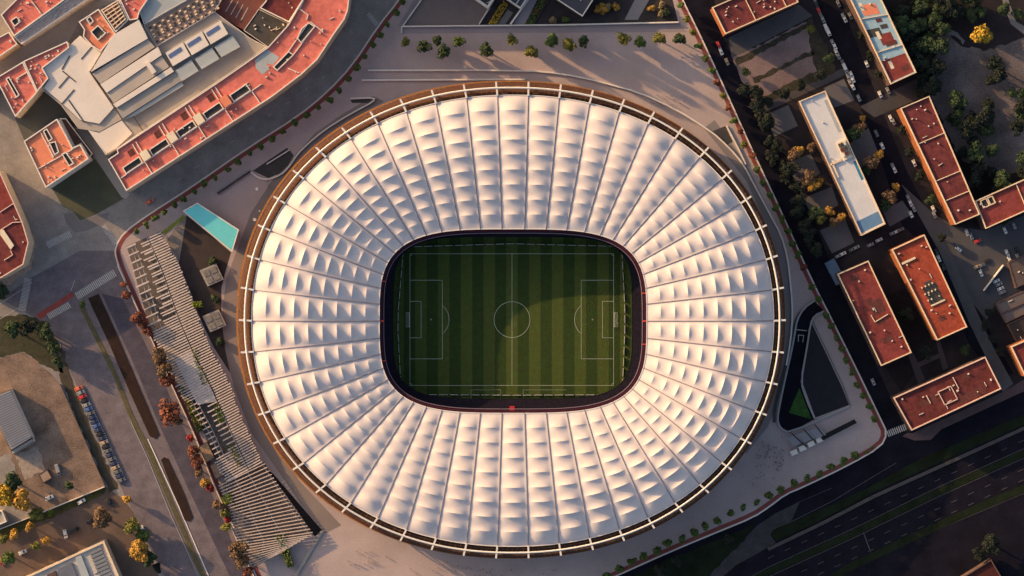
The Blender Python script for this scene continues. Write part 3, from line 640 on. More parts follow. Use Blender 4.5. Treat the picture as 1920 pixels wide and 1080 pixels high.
building('terraced_block', 'long pale red roofed terrace bending round the grey hall, with a row of dark lightwells', row, 17, tr_l, wall_c, wall_w, 'apartment block', dv, wl, bx, pt_, clutter=22, seed=3)
# facade balconies strip (cream) along the street side
# hall pieces
def hall(name, lab, poly, h, m, dz=0, wallm=roof_g2, cat='hall roof', **k): return building(name, lab, poly, h, m, wallm, rim=k.pop('rim', roof_g1), cat=cat, ph=k.pop('ph', .25), pt=.3, clutter=k.pop('clutter', 0), **k)
hl = hall('grey_hall', 'big grey metal roofed hall inside the red terraces, with blue skylights', [(80, 130), (127, 89), (150, 67), (173, 87), (190, 98), (215, 66), (243, 40), (262, 38), (292, 88), (402, 22), (470, 72), (500, 88), (460, 116), (403, 156), (219, 279), (198, 290), (165, 243), (147, 241), (115, 197), (80, 168), (92, 148)], 12, roof_g3, wallm=wall_w, cat='hall')
def hp(nm, q, z0, z1, m): return MB().prism(PL(q, z1), z0, z1).obj(nm, m, hl)
hp('roof_wing', [(80, 130), (127, 89), (150, 67), (189, 99), (168, 134), (215, 200), (186, 232), (150, 225), (118, 195), (82, 165), (93, 148)], 11.9, 13.5, roof_g1)
hp('roof_slope', [(118, 197), (150, 226), (186, 233), (215, 202), (228, 224), (187, 247), (147, 241)], 11.9, 12.6, roof_g2)
strips = [([(170, 135), (213, 65), (260, 37), (277, 72)], roof_g1, 16.0), ([(173, 138), (277, 73), (290, 88), (188, 157)], roof_g2, 15.2), ([(188, 158), (296, 88), (303, 103), (200, 174)], roof_g1, 15.6), ([(200, 175), (303, 105), (317, 125), (213, 193)], roof_g2, 15.0), ([(212, 195), (320, 126), (326, 134), (218, 202)], roof_g1, 15.4), ([(218, 203), (328, 135), (341, 151), (230, 222)], roof_g3, 14.4), ([(230, 224), (340, 153), (344, 160), (250, 218)], roof_bl, 13.8)]
for q, m, z in strips: hp('roof_strip', q, 11.9, z, m)
for i in range(3):
    a = (310 + i * 35.5, 99 - i * 20.5); ux, uy = 32.5, -19.5; vx, vy = 14, 25
    hp('skylight_bay', [a, (a[0] + ux, a[1] + uy), (a[0] + ux + vx, a[1] + uy + vy), (a[0] + vx, a[1] + vy)], 11.9, 15.5, roof_g1)
    o = hp('skylight', [(a[0] + 5, a[1] + 4), (a[0] + 28, a[1] - 11), (a[0] + 31, a[1] - 5), (a[0] + 8, a[1] + 10)], 15.4, 15.75, glass_b)
    b = (a[0] + 18 + i * 1.5, a[1] + 34 - i * 2)
    hp('blue_bay', [b, (b[0] + 30 + 2 * i, b[1] - 21), (b[0] + 44 + 2 * i, b[1] - 1), (b[0] + 13, b[1] + 19)], 11.9, 14.6, roof_bl)
    hp('pale_gutter', [(b[0] + 11, b[1] + 15), (b[0] + 42 + 2 * i, b[1] - 4), (b[0] + 44 + 2 * i, b[1]), (b[0] + 13, b[1] + 19)], 14.55, 14.9, M('pale blue metal', (.33, .36, .38), var=.1))
hp('roof_apron', [(199, 288), (165, 244), (186, 249), (228, 226), (248, 250), (218, 278)], 11.9, 12.5, roof_g1)
hp('vent_box', [(272, 120), (279, 115), (293, 134), (286, 139)], 14.9, 17, roof_g1)
for q in ([(115, 196), (139, 168)], [(110, 165), (128, 144)], [(117, 133), (141, 153)], [(131, 104), (116, 130)], [(172, 88), (152, 111)], [(168, 134), (215, 203)], [(250, 218), (268, 245)], [(128, 187), (158, 230)]):
    MB().ribbon(PL(q, 13.6), .5, 13.3, 13.75).obj('roof_seam', dark_s, hl)
lat = hall('lattice_roof', 'brown latticed roof terrace with rows of small frames behind the skylights', [(270, 48), (355, -2), (417, -4), (402, 22), (293, 87)], 13, M('dusty brown tile', (.30, .21, .175), var=.2, sc=.3), wallm=wall_c, cat='roof terrace')
Q = [(273, 47), (408, -28), (418, 16), (292, 84)]
for v in (.15, .3, .5, .62, .85):
    for i in range(16):
        u = .02 + i * .06; m = dark_s if (i + int(v * 20)) % 2 else wall_c
        MB().prism(PL(subq(Q, u, u + .032, v, v + .07), 13.6), 12.9, 13.6).obj('lattice_frame', m, lat)
hall('flat_roof', 'blue grey flat roof at the top edge beside the latticed terrace', [(262, 22), (280, -4), (300, -30), (380, -30), (350, 0), (270, 46)], 14, roof_bl, cat='roof')
ct = hall('sports_court', 'dark red rooftop sports court with white lines', [(418, -8), (490, -25), (496, 5), (457, 56), (403, 24)], 10, tr_k, cat='sports court', rim=tr_k)
cl = MB()
for i in range(4): cl.flat(PL([(438 + i * 9, -4 + i * 6), (423 + i * 9.5, 22 + i * 5.6)], 10.2), .35, 10.06)
cl.obj('court_lines', paint_w, ct)
hall('slate_roof', 'dark slate square roof inside the bend of the red terrace', [(485, 17), (541, 44), (513, 87), (502, 88), (457, 57)], 11, dark_s, cat='roof', clutter=6)
building('red_house', 'plain red roof inside the bend of the terrace at the top', [(497, 4), (520, -40), (585, -40), (570, -2), (542, 42), (487, 15)], 14, tr_d, wall_c, cat='house', clutter=4)
building('orange_house', 'bright orange roofed house with square lightwell next to the grey hall', [(148, 41), (185, 17), (217, 64), (189, 97), (172, 86), (156, 69), (158, 56)], 15, tr_o, wall_c, cat='house', wells=[[(171, 60), (184, 48), (198, 62), (184, 75)], [(163, 36), (169, 31), (175, 40), (169, 46)]], clutter=4)
sc_ = building('scaffold_roof', 'orange roof covered by a grid of pale scaffolding', [(190, 19), (223, -1), (241, 37), (217, 61)], 15, tr_o, wall_c, cat='house', clutter=0)
for i in range(6):
    MB().ribbon([P(*quadpt([(192, 20), (222, 2), (238, 37), (217, 57)], (i + .5) / 6, 0.03), 16), P(*quadpt([(192, 20), (222, 2), (238, 37), (217, 57)], (i + .5) / 6, .97), 16)], .6, 15.2, 16).obj('scaffold_pole', wall_c if i % 2 else wall_br, sc_)
    MB().ribbon([P(*quadpt([(192, 20), (222, 2), (238, 37), (217, 57)], .03, (i + .5) / 6), 16), P(*quadpt([(192, 20), (222, 2), (238, 37), (217, 57)], .97, (i + .5) / 6), 16)], .6, 16.02, 16.5).obj('scaffold_pole', wall_c, sc_)
building('red_house', 'plain red roof between the scaffolding and the blue grey flat roof', [(224, -2), (250, -30), (280, -5), (262, 22), (258, 36), (243, 38)], 15, tr_l, wall_c, cat='house', clutter=3)
building('red_row', 'long low red roof along the narrow street west of the hall', [(44, 115), (126, 78), (130, 89), (80, 128), (91, 147), (70, 172)], 14, tr_l, wall_c, cat='house', clutter=9)
building('red_row', 'red roofed corner house pointing down to the dark court on the left edge', [(-60, 180), (0, 142), (43, 116), (70, 173), (29, 219), (0, 162)], 14, tr_l, wall_c, cat='house', wells=[[(12, 148), (17, 145), (36, 178), (31, 182)]], dividers=[((30, 148), (53, 134))], clutter=8)
building('red_row', 'red roof with a small square skylight in the top left corner', [(2, 28), (60, -30), (170, -40), (118, 2), (27, 68)], 14, tr_l, wall_w, cat='house', wells=[[(21, 39), (31, 32), (39, 40), (28, 49)]], dividers=[((60, 3), (79, 28))], clutter=14)
building('white_row', 'narrow white tiled roof strip between red roof and dark alley, top left', [(28, 70), (122, 3), (160, -25), (178, -10), (130, 22), (40, 83)], 12, M('pale pink tile', (.50, .38, .34), var=.35, sc=.5), wall_w, cat='house', clutter=14)
building('red_row', 'small red roof at the left edge below the skylight roof', [(-50, 100), (0, 69), (17, 60), (33, 83), (0, 106), (-40, 130)], 13, tr_l, wall_c, cat='house', clutter=3)
building('red_house', 'salmon roofed house with pale chimneys and lightwells above the lawn', [(45, 265), (107, 223), (122, 250), (136, 277), (151, 271), (166, 298), (86, 352)], 15, tr_o, wall_w, cat='house', wells=[[(82, 246), (88, 242), (98, 260), (91, 265)], [(93, 268), (104, 266), (110, 285), (103, 290)], [(117, 289), (124, 286), (138, 306), (130, 311)]], dividers=[((76, 248), (101, 295)), ((71, 317), (150, 272)), ((124, 285), (140, 308))], clutter=12)
building('low_annex', 'low brown roofed annex beside the salmon roofed house', [(112, 222), (124, 222), (174, 288), (167, 297), (152, 270), (140, 276)], 5, wall_br, wall_br, wall_w, cat='annex', clutter=0)
building('corner_block', 'dark red roofed block at the street corner on the left edge', [(-60, 300), (0, 322), (27, 381), (43, 418), (54, 455), (44, 496), (4, 520), (-60, 540)], 16, tr_d, wall_c, M('pinkish parapet', (.6, .42, .36), var=.1), cat='apartment block', dividers=[((0, 398), (26, 381)), ((0, 432), (24, 417)), ((24, 417), (44, 416)), ((8, 488), (24, 478)), ((24, 478), (20, 470))], boxes=[([(0, 432), (6, 430), (26, 460), (20, 468), (0, 440)], 1.0, cream_b, 'roof_ramp')], clutter=9, patches=[([(0, 330), (14, 350), (26, 378), (0, 395)], tr_r, 'roof_patch')])

# south-west
sh = building('long_shed', 'long corrugated grey shed roof beside the dirt yard', [(-30, 750), (0, 738), (20, 730), (61, 820), (20, 845), (0, 800)], 6, corr, wall_w, wall_w, cat='shed', clutter=0, ph=0)
for i in range(22):
    t = (i + .5) / 22; a = lerp((0, 738), (20, 842), t) if i < 30 else 0; b = lerp((20, 731), (60, 817), t)
    a = lerp((-28, 752), (20, 838), t); MB().ribbon(PL([a, b], 6.2), .35, 5.9, 6.25).obj('roof_rib', M('zinc rib', (.30, .30, .33), var=.1), sh)
building('long_shed_end', 'pale concrete strip at the lower end of the corrugated shed', [(20, 845), (61, 821), (63, 828), (23, 853)], 5, pave_l, wall_w, cat='shed', clutter=0, ph=0)
building('small_hut', 'tiny tan hut in the dirt yard beside the slab', [(72, 890), (88, 880), (97, 896), (80, 906)], 3, M('tan sheet', (.28, .20, .16), var=.2), wall_br, wall_br, cat='hut', clutter=0, ph=.15, pt=.3)
building('small_hut', 'pale flat roofed hut at the left edge below the yellow trees', [(-20, 960), (4, 957), (13, 978), (-20, 992)], 4, pave_l, wall_c, cat='hut', clutter=0)
sw = building('market_building', 'white edged roof with grey glazed bays at the bottom left', [(40, 1085), (195, 1014), (232, 1100), (240, 1130), (40, 1150)], 9, M('dusty white roof', (.42, .38, .36), var=.25), wall_c, wall_c, cat='building', clutter=3, pt=1.0)
q = [(166, 1036), (190, 1024), (214, 1085), (190, 1095)]
for i in range(9): MB().prism(PL(subq(q, .04, .96, i / 9 + .02, (i + 1) / 9 - .02), 9.6), 8.9, 9.6).obj('glazed_bay', M('grey glazing', (.17, .18, .20), rough=.3, var=.1), sw)
for qq, m in (([(108, 1068), (134, 1055), (152, 1100), (115, 1110)], M('blue grey glazing', (.12, .13, .17), rough=.3, var=.15)), ([(141, 1045), (152, 1041), (175, 1100), (160, 1105)], roof_bl), ([(88, 1078), (104, 1070), (110, 1100), (92, 1110)], wall_br)): MB().prism(PL(qq, 10), 8.9, 10).obj('roof_bay', m, sw)
wall('yard_wall', [(0, 992), (100, 952), (197, 912)], .5, 2.0, white_c, 'long pale wall along the bottom of the dirt yard')
wall('yard_wall', [(113, 720), (155, 815), (197, 911)], .4, 1.8, M('brown fence', (.14, .105, .095), var=.2), 'brown wall along the right side of the dirt yard')

# west pavilions
tv = empty('turquoise_pavilion', (*P(400, 425), 0), 'pavilion with a bright turquoise sloping roof and white edges', 'pavilion')
tq = [(344, 396), (370, 381), (447, 431), (435, 471)]
MB().prism(PL(tq, 7), 6.5, 7.0).obj('roof', turq, tv); MB().walls(offset(ccw(PL(tq, 7)), 1.0, True), 0, 6.5).obj('wall', dark_s, tv)
MB().ribbon(PL(tq, 7), .5, 6.6, 7.15, True).obj('roof_edge', white_c, tv)
sheet('court_west', [(350, 403), (433, 473), (422, 512), (415, 540), (415, 590), (422, 655), (432, 700), (400, 650), (372, 590), (357, 548), (335, 494), (341, 460)], M('dark brown bed', (.045, .035, .035), var=.3, sc=.15), .045, 'dark planted court between pergola and stadium')
sheet('court_slats', [(312, 452), (345, 405), (350, 405), (340, 462), (335, 490)], M('striped paving', (.19, .165, .15), var=.3, sc=.8), .04, 'striped paving beside the dark court')
sheet('lawn_strip', [(302, 436), (345, 402), (347, 408), (309, 440)], M('lime grass', (.19, .20, .035), var=.35, sc=.4), .06, 'lime green grass strip next to the turquoise roof')
for k, (x, y) in enumerate(((397, 515), (402, 601))):
    e = empty('skylight_box', (*P(x, y), 0), ['upper', 'lower'][k] + ' square grey concrete skylight box on the dark court', 'skylight')
    sq = [(x - 23, y - 8), (x + 8, y - 21), (x + 22, y + 9), (x - 8, y + 22)]
    MB().prism(PL(sq, 2.5), 0, 2.5).obj('body', M('weathered concrete', (.26, .235, .225), var=.3, sc=.5), e)
    for i in range(2):
        for j in range(2): MB().prism(PL(subq(sq, .1 + .43 * i, .46 + .43 * i, .1 + .43 * j, .46 + .43 * j), 2.8), 2.4, 2.8).obj('pane', M('dusty skylight', (.15, .14, .135), var=.5, sc=.9), e)
# slatted pergola
LE = [(237, 462), (247, 492), (260, 542), (275, 595), (287, 630), (307, 670), (334, 725), (360, 775), (384, 815), (408, 870), (425, 905)]
RE = [(300, 434), (312, 455), (335, 497), (357, 555), (372, 597), (390, 642), (398, 658), (429, 717), (451, 778), (478, 835), (492, 868)]
def along(pl, t):
    L = [0]
    for a, b in zip(pl, pl[1:]): L.append(L[-1] + math.dist(a, b))
    s = t * L[-1]; i = max(k for k in range(len(L) - 1) if L[k] <= s + 1e-9); return lerp(pl[i], pl[i + 1], (s - L[i]) / (L[i + 1] - L[i]))
pg = empty('pergola', (*P(350, 660), 0), 'long slatted timber pergola running beside the red leaved trees', 'pergola')
sheet('pergola_floor', LE + RE[::-1], floor_t, .04, 'tan paving under the long pergola')
pgw = empty('pergola', (*P(400, 650), 0), 'narrower slatted strip of pergola on the stadium side of the long one', 'pergola')
NS = 96
for i in range(NS):
    t = (i + .5) / NS; a, b = along(LE, t), along(RE, t)
    j = random.Random(i); sl = MB()
    seg = (.0 + j.uniform(-.06, .03), .61)
    if t < .34: seg = (j.uniform(.28, .40), .61) if i % 3 else (j.uniform(-.05, .0), .26)
    elif 62 < i < 86: seg = (.30 + j.uniform(0, .1), .61) if i % 2 else (.02, .2)
    sl.ribbon(PL([lerp(a, b, seg[0]), lerp(a, b, seg[1])], 4), .62 if i % 5 else .8, 3.6, 4.0)
    sl.obj('slat', wood_s, pg)
    MB().ribbon(PL([lerp(a, b, .63), lerp(a, b, 1.0 + j.uniform(-.02, .03))], 4), .64, 3.6, 4.0).obj('slat', wood_s, pgw)
pan = [lerp(along(LE, t), along(RE, t), .19) for t in (.48, .52, .56, .60, .64, .68)] + [lerp(along(LE, t), along(RE, t), .60) for t in (.70, .66, .62, .58, .54, .48)]
MB().prism(PL(pan, 3.9), 3.3, 3.85).obj('deck_panel', M('pale grey deck', (.36, .34, .345), var=.2, sc=.5), pg)
for f in (.12, .22, .60, .68): MB().ribbon(PL([lerp(along(LE, k / 20), along(RE, k / 20), f) for k in range(21)], 3.6), .35, 3.1, 3.55).obj('beam', M('grey beam', (.30, .27, .27), var=.2), pg)
for k in range(10):
    for f in (.12, .60): 
        x = lerp(along(LE, (k + .5) / 10), along(RE, (k + .5) / 10), f); MB().tube([(*P(*x), 0), (*P(*x, 3), 3.2)], .14).obj('post', M('grey beam', (.3, .27, .27)), pg)
LE2 = [(408, 909), (420, 935), (432, 960), (434, 994), (450, 1030), (468, 1068)]; RE2 = [(495, 866), (510, 890), (535, 930), (560, 965), (588, 1001), (526, 1036)]
sheet('ramp_stair', LE2 + RE2[::-1], M('stone steps', (.12, .10, .097), var=.3, sc=.3), .05, 'stone steps under the slatted canopy')
pg2 = empty('slatted_canopy', (*P(490, 960), 0), 'wide slatted canopy over stone steps at the bottom left of the stadium', 'canopy')
for i in range(30):
    t = (i + .5) / 30; MB().ribbon(PL([along(LE2, t), along(RE2, t)], 4), .5, 3.6, 4.0).obj('slat', M('pale slat', (.44, .365, .34), var=.15), pg2)
for f in (.05, .35, .62, .95): MB().ribbon(PL([lerp(along(LE2, k / 12), along(RE2, k / 12), f) for k in range(13)], 3.6), .35, 3.1, 3.55).obj('beam', M('grey beam', (.3, .27, .27)), pg2)
for k in range(5):
    for f in (.05, .95):
        x = lerp(along(LE2, (k + .5) / 5), along(RE2, (k + .5) / 5), f); MB().tube([(*P(*x), 0), (*P(*x, 3), 3.2)], .15).obj('post', black_m, pg2)
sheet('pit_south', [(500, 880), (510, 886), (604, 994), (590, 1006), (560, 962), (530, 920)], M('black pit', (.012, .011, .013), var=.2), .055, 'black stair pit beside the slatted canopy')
gr = empty('pit_railing', (*P(550, 940), 0), 'black railing along the pit beside the slatted canopy', 'railing')
MB().ribbon(PL([(503, 883), (540, 925), (575, 962), (604, 994)]), .12, .95, 1.05).obj('handrail', black_m, gr)
for i in range(20): a = lerp((503, 883), (604, 994), i / 19.0); MB().tube([(*P(*a), 0), (*P(*a), 1.0)], .06, 5).obj('baluster', black_m, gr)
wall('low_wall', [(604, 996), (580, 1036), (554, 1080), (540, 1105)], 1.6, .7, pave_l, 'pale low wall slanting down from the tip of the slatted canopy')
wall('perimeter_fence', [(216, 470), (222, 500), (250, 562), (287, 642), (320, 717), (367, 820), (400, 907), (432, 975)], .5, 1.1, M('pinkish rail', (.62, .48, .42), var=.1), 'long pinkish low rail between pergola and red leaved trees', 'fence', z0=.1)
wall('perimeter_fence', [(434, 990), (452, 1030), (476, 1080), (490, 1110)], .5, 1.1, M('pinkish rail', (.62, .48, .42)), 'short pinkish rail at the foot of the slatted canopy', 'fence', z0=.1)
for k, (q, dk_) in enumerate([([(372, 838), (388, 828), (402, 858), (386, 868)], 1), ([(393, 872), (408, 866), (420, 890), (404, 899)], 1)]):
    building('wooden_kiosk', ['upper', 'lower'][k] + ' brown kiosk roof tucked between rail and pergola', q, 3, M('brown sheet', (.28, .18, .115), var=.25), wall_br, wall_br, cat='kiosk', clutter=0, ph=.1, pt=.25)
# north buildings (partly cut by the top edge)
building('garden_house', 'white framed dark roof corner at the top edge beside the brown terrace', [(885, -5), (915, 16), (930, -6), (950, -60), (880, -60)], 5, dark_s, wall_w, wall_w, cat='house', pt=1.2, clutter=1)
building('garden_house', 'dark panelled roof corner at the top edge right of the yellow hedge', [(948, -3), (976, 16), (992, -8), (1010, -60), (950, -60)], 6, M('dark blue panels', (.06, .062, .085), rough=.4, var=.15), wall_w, wall_w, cat='house', dividers=[((968, 8), (985, -20))], clutter=1)
building('garden_house', 'larger dark roof with pale edge at the top edge in the garden', [(1030, -10), (1092, 31), (1114, -3), (1140, -60), (1000, -60)], 7, M('dark slate roof', (.062, .06, .078), var=.12), wall_br, wall_w, cat='house', clutter=3)

# east blocks
def roofpatch(q, spots): return [([quadpt(q, u + du * .5 - (.0), v) for u, v, du in ((a, b, 0),)] and subq(q, a, a + w_, b, b + h_), stain, 'roof_stain') for a, b, w_, h_ in spots]
qB1 = [(1335, 14), (1472, -46), (1497, 4), (1360, 64)]
building('apartment_block', 'red roofed block at the top edge with pale party walls, right of the plaza corner', qB1, 14, tr_d, wall_o, wall_c, 'apartment block', [(quadpt(qB1, .42, .03), quadpt(qB1, .42, .97)), (quadpt(qB1, .84, .03), quadpt(qB1, .84, .97))], clutter=12, seed=4)
b2 = [(1570, -52), (1628, -52), (1718, 136), (1670, 158)]
bl = building('apartment_block', 'long roof patched in sky blue and red with cream spots, top right street', b2, 15, blue_r, wall_br, wall_c, 'apartment block', [(quadpt(b2, .03, .72), quadpt(b2, .97, .72)), (quadpt(b2, .03, .42), quadpt(b2, .97, .42))], clutter=5, seed=2,
    patches=[(subq(b2, .06, .94, .80, .985), tr_r, 'red_patch'), (subq(b2, .35, .8, .58, .68), tr_r, 'red_patch'), (subq(b2, .05, .5, .52, .59), dark_s, 'dark_patch'), (subq(b2, .2, .75, .30, .40), tr_o, 'red_patch'), (subq(b2, .3, .42, .55, .62), cream_b, 'cream_patch'), (subq(b2, .25, .37, .82, .89), cream_b, 'cream_patch'), (subq(b2, .2, .3, .28, .35), cream_b, 'cream_patch'), (subq(b2, .55, .8, .50, .54), dark_s, 'dark_patch'), (subq(b2, .45, .85, .66, .70), stain, 'dark_patch'), (subq(b2, .6, .85, .9, .95), stain, 'dark_patch'), (subq(b2, .5, .7, .44, .475), stain, 'dark_patch')])
b3 = [(1498, 190), (1547, 170), (1660, 420), (1615, 442)]
building('apartment_block', 'long white gravel roofed block with blue lower end and roof plant', b3, 11, roof_w, wall_br, wall_c, 'apartment block', clutter=2, seed=5, patches=[(subq(b3, .05, .95, .90, .985), M('blue roof felt', (.10, .19, .33), var=.12), 'blue_patch'), (subq(b3, .86, .97, .52, .66), M('deep blue strip', (.03, .16, .30), var=.1), 'blue_patch'), (subq(b3, .82, .94, .06, .3), roof_bl, 'grey_strip')],
    boxes=[(subq(b3, .60, .93, .36, .49), 1.2, cream_b, 'plant_deck'), (subq(b3, .06, .5, .47, .485), .8, wall_c, 'duct'), (subq(b3, .12, .18, .48, .58), .8, wall_c, 'duct')] + [(subq(b3, .63 + .1 * (k % 3), .70 + .1 * (k % 3), .37 + .035 * (k // 3), .395 + .035 * (k // 3)), 2.2, (wall_br, dark_s, clutter_m, tr_d)[k % 4], 'plant_unit') for k in range(9)])
b4 = [(1688, 203), (1742, 180), (1837, 402), (1791, 421)]
building('apartment_block', 'long dull red roof in three bays beside the dark wasteland', b4, 15, tr_d, wall_o, wall_c, 'apartment block', [(quadpt(b4, .03, v), quadpt(b4, .97, v)) for v in (.31, .63, .80)], clutter=9, seed=6)
building('apartment_block', 'red roofed block at the right edge joined below the three bay roof', [(1828, 377), (1950, 323), (1975, 372), (1848, 429)], 14, tr_r, wall_br, wall_c, 'apartment block', wells=[[(1838, 377), (1848, 372), (1855, 385), (1844, 390)], [(1851, 371), (1860, 368), (1866, 380), (1857, 384)]], dividers=[((1905, 345), (1925, 392))], clutter=4)
b6 = [(1672, 468), (1733, 440), (1813, 613), (1757, 638)]
building('apartment_block', 'vivid orange red roof with ochre wall and dark burnt looking hole in the middle', b6, 15, M('vivid red roof', (.25, .050, .030), var=.4, sc=.16, fine=.6), wall_o, wall_c, 'apartment block', patches=[(subq(b6, .30, .72, .47, .66), dark_s, 'dark_patch'), (subq(b6, .40, .62, .43, .50), dark_s, 'dark_patch'), (subq(b6, .35, .55, .80, .85), stain, 'dark_patch')], boxes=[(subq(b6, .08, .5, .16, .18), .6, cream_b, 'duct'), (subq(b6, .3, .75, .66, .675), .5, cream_b, 'duct')] + [(subq(b6, .28 + .11 * (k % 4), .31 + .11 * (k % 4), .46 + .07 * (k // 4), .475 + .07 * (k // 4)), .9, cream_b, 'roof_vent') for k in range(10)], clutter=8, seed=7)
b7 = [(1570, 514), (1628, 489), (1709, 661), (1652, 686)]
building('apartment_block', 'dull red roof with dark smudges nearest the underpass', b7, 14, tr_r, wall_br, wall_c, 'apartment block', patches=[(subq(b7, .45, .85, .38, .52), stain, 'roof_stain'), (subq(b7, .4, .6, .34, .4), stain, 'roof_stain'), (subq(b7, .45, .7, .58, .62), stain, 'roof_stain'), (subq(b7, .35, .7, .76, .81), stain, 'roof_stain'), (subq(b7, .3, .55, .07, .12), stain, 'roof_stain')], dividers=[(quadpt(b7, .4, .58), quadpt(b7, .85, .56)), (quadpt(b7, .4, .58), quadpt(b7, .38, .50))], clutter=6, seed=8)
b8 = [(1675, 746), (1847, 669), (1877, 729), (1709, 807)]
building('apartment_block', 'long dull red roof with a square frame, beside the motorway junction', b8, 13, M('shadowed red roof', (.105, .026, .026), var=.45, sc=.16, fine=.6), wall_br, M('pinkish parapet', (.6, .42, .36)), 'apartment block', wells=[], dividers=[(subq(b8, .42, .56, .35, .75)[k], subq(b8, .42, .56, .35, .75)[(k + 1) % 4]) for k in range(4)] + [(quadpt(b8, .62, .15), quadpt(b8, .62, .5)), (quadpt(b8, .3, .3), quadpt(b8, .3, .55))], patches=[(subq(b8, .2, .38, .4, .55), stain, 'roof_stain'), (subq(b8, .55, .85, .7, .92), stain, 'roof_stain'), (subq(b8, .70, .78, .2, .35), stain, 'roof_stain')], clutter=8, seed=9)  # separate darker red carries the shadow lying on this roof
building('apartment_block', 'red roof corner with pale parapet cut by the right edge', [(1895, 650), (1960, 622), (1985, 680), (1922, 706)], 14, tr_r, wall_o, wall_c, 'apartment block', clutter=1)
building('garage_row', 'brownish flat grey garage roof at the right edge', [(1866, 569), (1960, 528), (1978, 562), (1886, 606)], 4, M('brown grey felt', (.105, .088, .09), var=.15), wall_br, wall_br, cat='garage', dividers=[((1876, 588), (1968, 546))], clutter=1, ph=.2)
building('garage_row', 'flat brown roof above the long garage at the right edge', [(1890, 492), (1960, 460), (1980, 505), (1905, 540)], 4, M('brown felt', (.085, .066, .064), var=.2), wall_br, wall_br, cat='garage', clutter=3, ph=.2)
building('garage_row', 'dark flat roof below the long garage at the right edge', [(1888, 608), (1960, 575), (1978, 612), (1905, 640)], 3.5, M('dark felt', (.035, .03, .032), var=.3), wall_br, wall_br, cat='garage', clutter=3, ph=.2)
building('red_house', 'very dark red roof cut by the bottom right edge', [(1795, 1088), (1858, 1049), (1885, 1095), (1830, 1130)], 6, M('shade-dark red roof', (.055, .016, .016), var=.4), wall_br, wall_br, cat='house', clutter=1)  # roof colour darkened to carry the shade of the bottom right corner
wall('sports_rail', [(1843, 545), (1880, 497)], .5, 3.0, white_c, 'thin white rail lying across the car park', 'rail')
bin_ = MB().box(*P(1565, 510), 5.5, 13, 0, 3, R(28)).obj('container', M('blue container', (.09, .13, .20), var=.15), o=(*P(1565, 510), 0)); tag(bin_, 'blue container beside the east road and the dull red roof', 'container')
# unseen block added beyond the top edge, sized to shade the northern plaza
building('shade_block', 'tower block beyond the top edge of the gardens', [(480, -150), (940, -150), (940, -80), (480, -80)], 24, roof_g3, wall_c, wall_w, 'apartment block', clutter=0)

# ------------------------------------------------------------------ trees
leafm = {}
def leaf(name, c, v=.35):
    m = M('leaf ' + name, c, rough=.8, var=v, sc=.9, fine=3, spec=.15); leafm[name] = m; return m
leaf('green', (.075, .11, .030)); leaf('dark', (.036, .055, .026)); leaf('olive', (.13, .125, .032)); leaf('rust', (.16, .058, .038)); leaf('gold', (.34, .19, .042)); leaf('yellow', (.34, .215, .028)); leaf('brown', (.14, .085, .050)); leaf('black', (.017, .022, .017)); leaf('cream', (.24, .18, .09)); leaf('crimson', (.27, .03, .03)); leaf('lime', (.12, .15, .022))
bark = M('bark', (.075, .055, .042), var=.3)
CR = {}
def crown_mesh(kind, variant, mat):
    key = (kind, variant, mat)
    if key in CR: return CR[key]
    bkey = (kind, variant)
    if bkey not in CR:
        rnd = random.Random(hash((len(kind), variant, 17)) & 0xffff)
        n, ls, lob = {'small': (420, .20, 6), 'big': (1100, .135, 11)}[kind]
        mb = MB()
        lobes = []
        for i in range(lob):
            a = rnd.uniform(0, 6.28); r = rnd.uniform(.25, .68); lobes.append((math.cos(a) * r, math.sin(a) * r, rnd.uniform(.35, 1.1), rnd.uniform(.30, .50)))
        lobes.append((0, 0, 1.05, .52))
        for i in range(n):
            lx, ly, lz, lr = rnd.choice(lobes)
            d = Vector((rnd.gauss(0, 1), rnd.gauss(0, 1), rnd.gauss(.25, 1))).normalized() * lr * rnd.uniform(.55, 1.08) ** .6
            c = Vector((lx, ly, lz)) + d
            t = d.normalized() + Vector((rnd.gauss(0, .5), rnd.gauss(0, .5), rnd.gauss(.2, .5))); t.normalize()
            u = t.cross(Vector((rnd.gauss(0, 1), rnd.gauss(0, 1), rnd.gauss(0, 1)))).normalized(); v = t.cross(u)
            s = ls * rnd.uniform(.6, 1.25)
            mb.quad(c - u * s, c + v * s * .62, c + u * s, c - v * s * .62)
        CR[bkey] = mb
    me = CR[bkey].mesh('crown', leafm[mat]); CR[key] = me; return me
TR = {}
def trunk_mesh(v):
    if v not in TR:
        rnd = random.Random(v); mb = MB().tube([(0, 0, -1.2), (.02, .01, -.4), (0, .03, .35), (.02, .0, .9)], [.12, .09, .07, .035], 7)
        for k in range(5):
            a = k * 1.256 + rnd.uniform(-.3, .3); mb.tube([(0, 0, rnd.uniform(-.2, .2)), (math.cos(a) * .3, math.sin(a) * .3, .45), (math.cos(a) * .55, math.sin(a) * .55, .85)], [.055, .035, .015], 5)
        TR[v] = mb.mesh('trunk', bark, True)
    return TR[v]
tcount = 0
def tree(px, py, rpx, mat, label, group=None, name='tree', big=False, hs=1.0):
    global tcount; tcount += 1; rnd = random.Random(tcount * 13)
    r = rpx / PPM * 1.22; h0 = 1.2 * r * hs
    x, y = P(px, py, h0 * 1.6)
    e = empty(name, (x, y, 0), label, 'tree' if name.endswith('tree') else name.split('_')[-1], group)
    e.rotation_euler = (0, 0, rnd.uniform(0, 6.28)); e.scale = (r, r, r * hs)
    kind = 'big' if (big or rpx > 11) else 'small'
    link('crown', crown_mesh(kind, rnd.randrange(4), mat), e, (0, 0, 1.2)); link('trunk', trunk_mesh(rnd.randrange(3)), e, (0, 0, 1.2)); return e
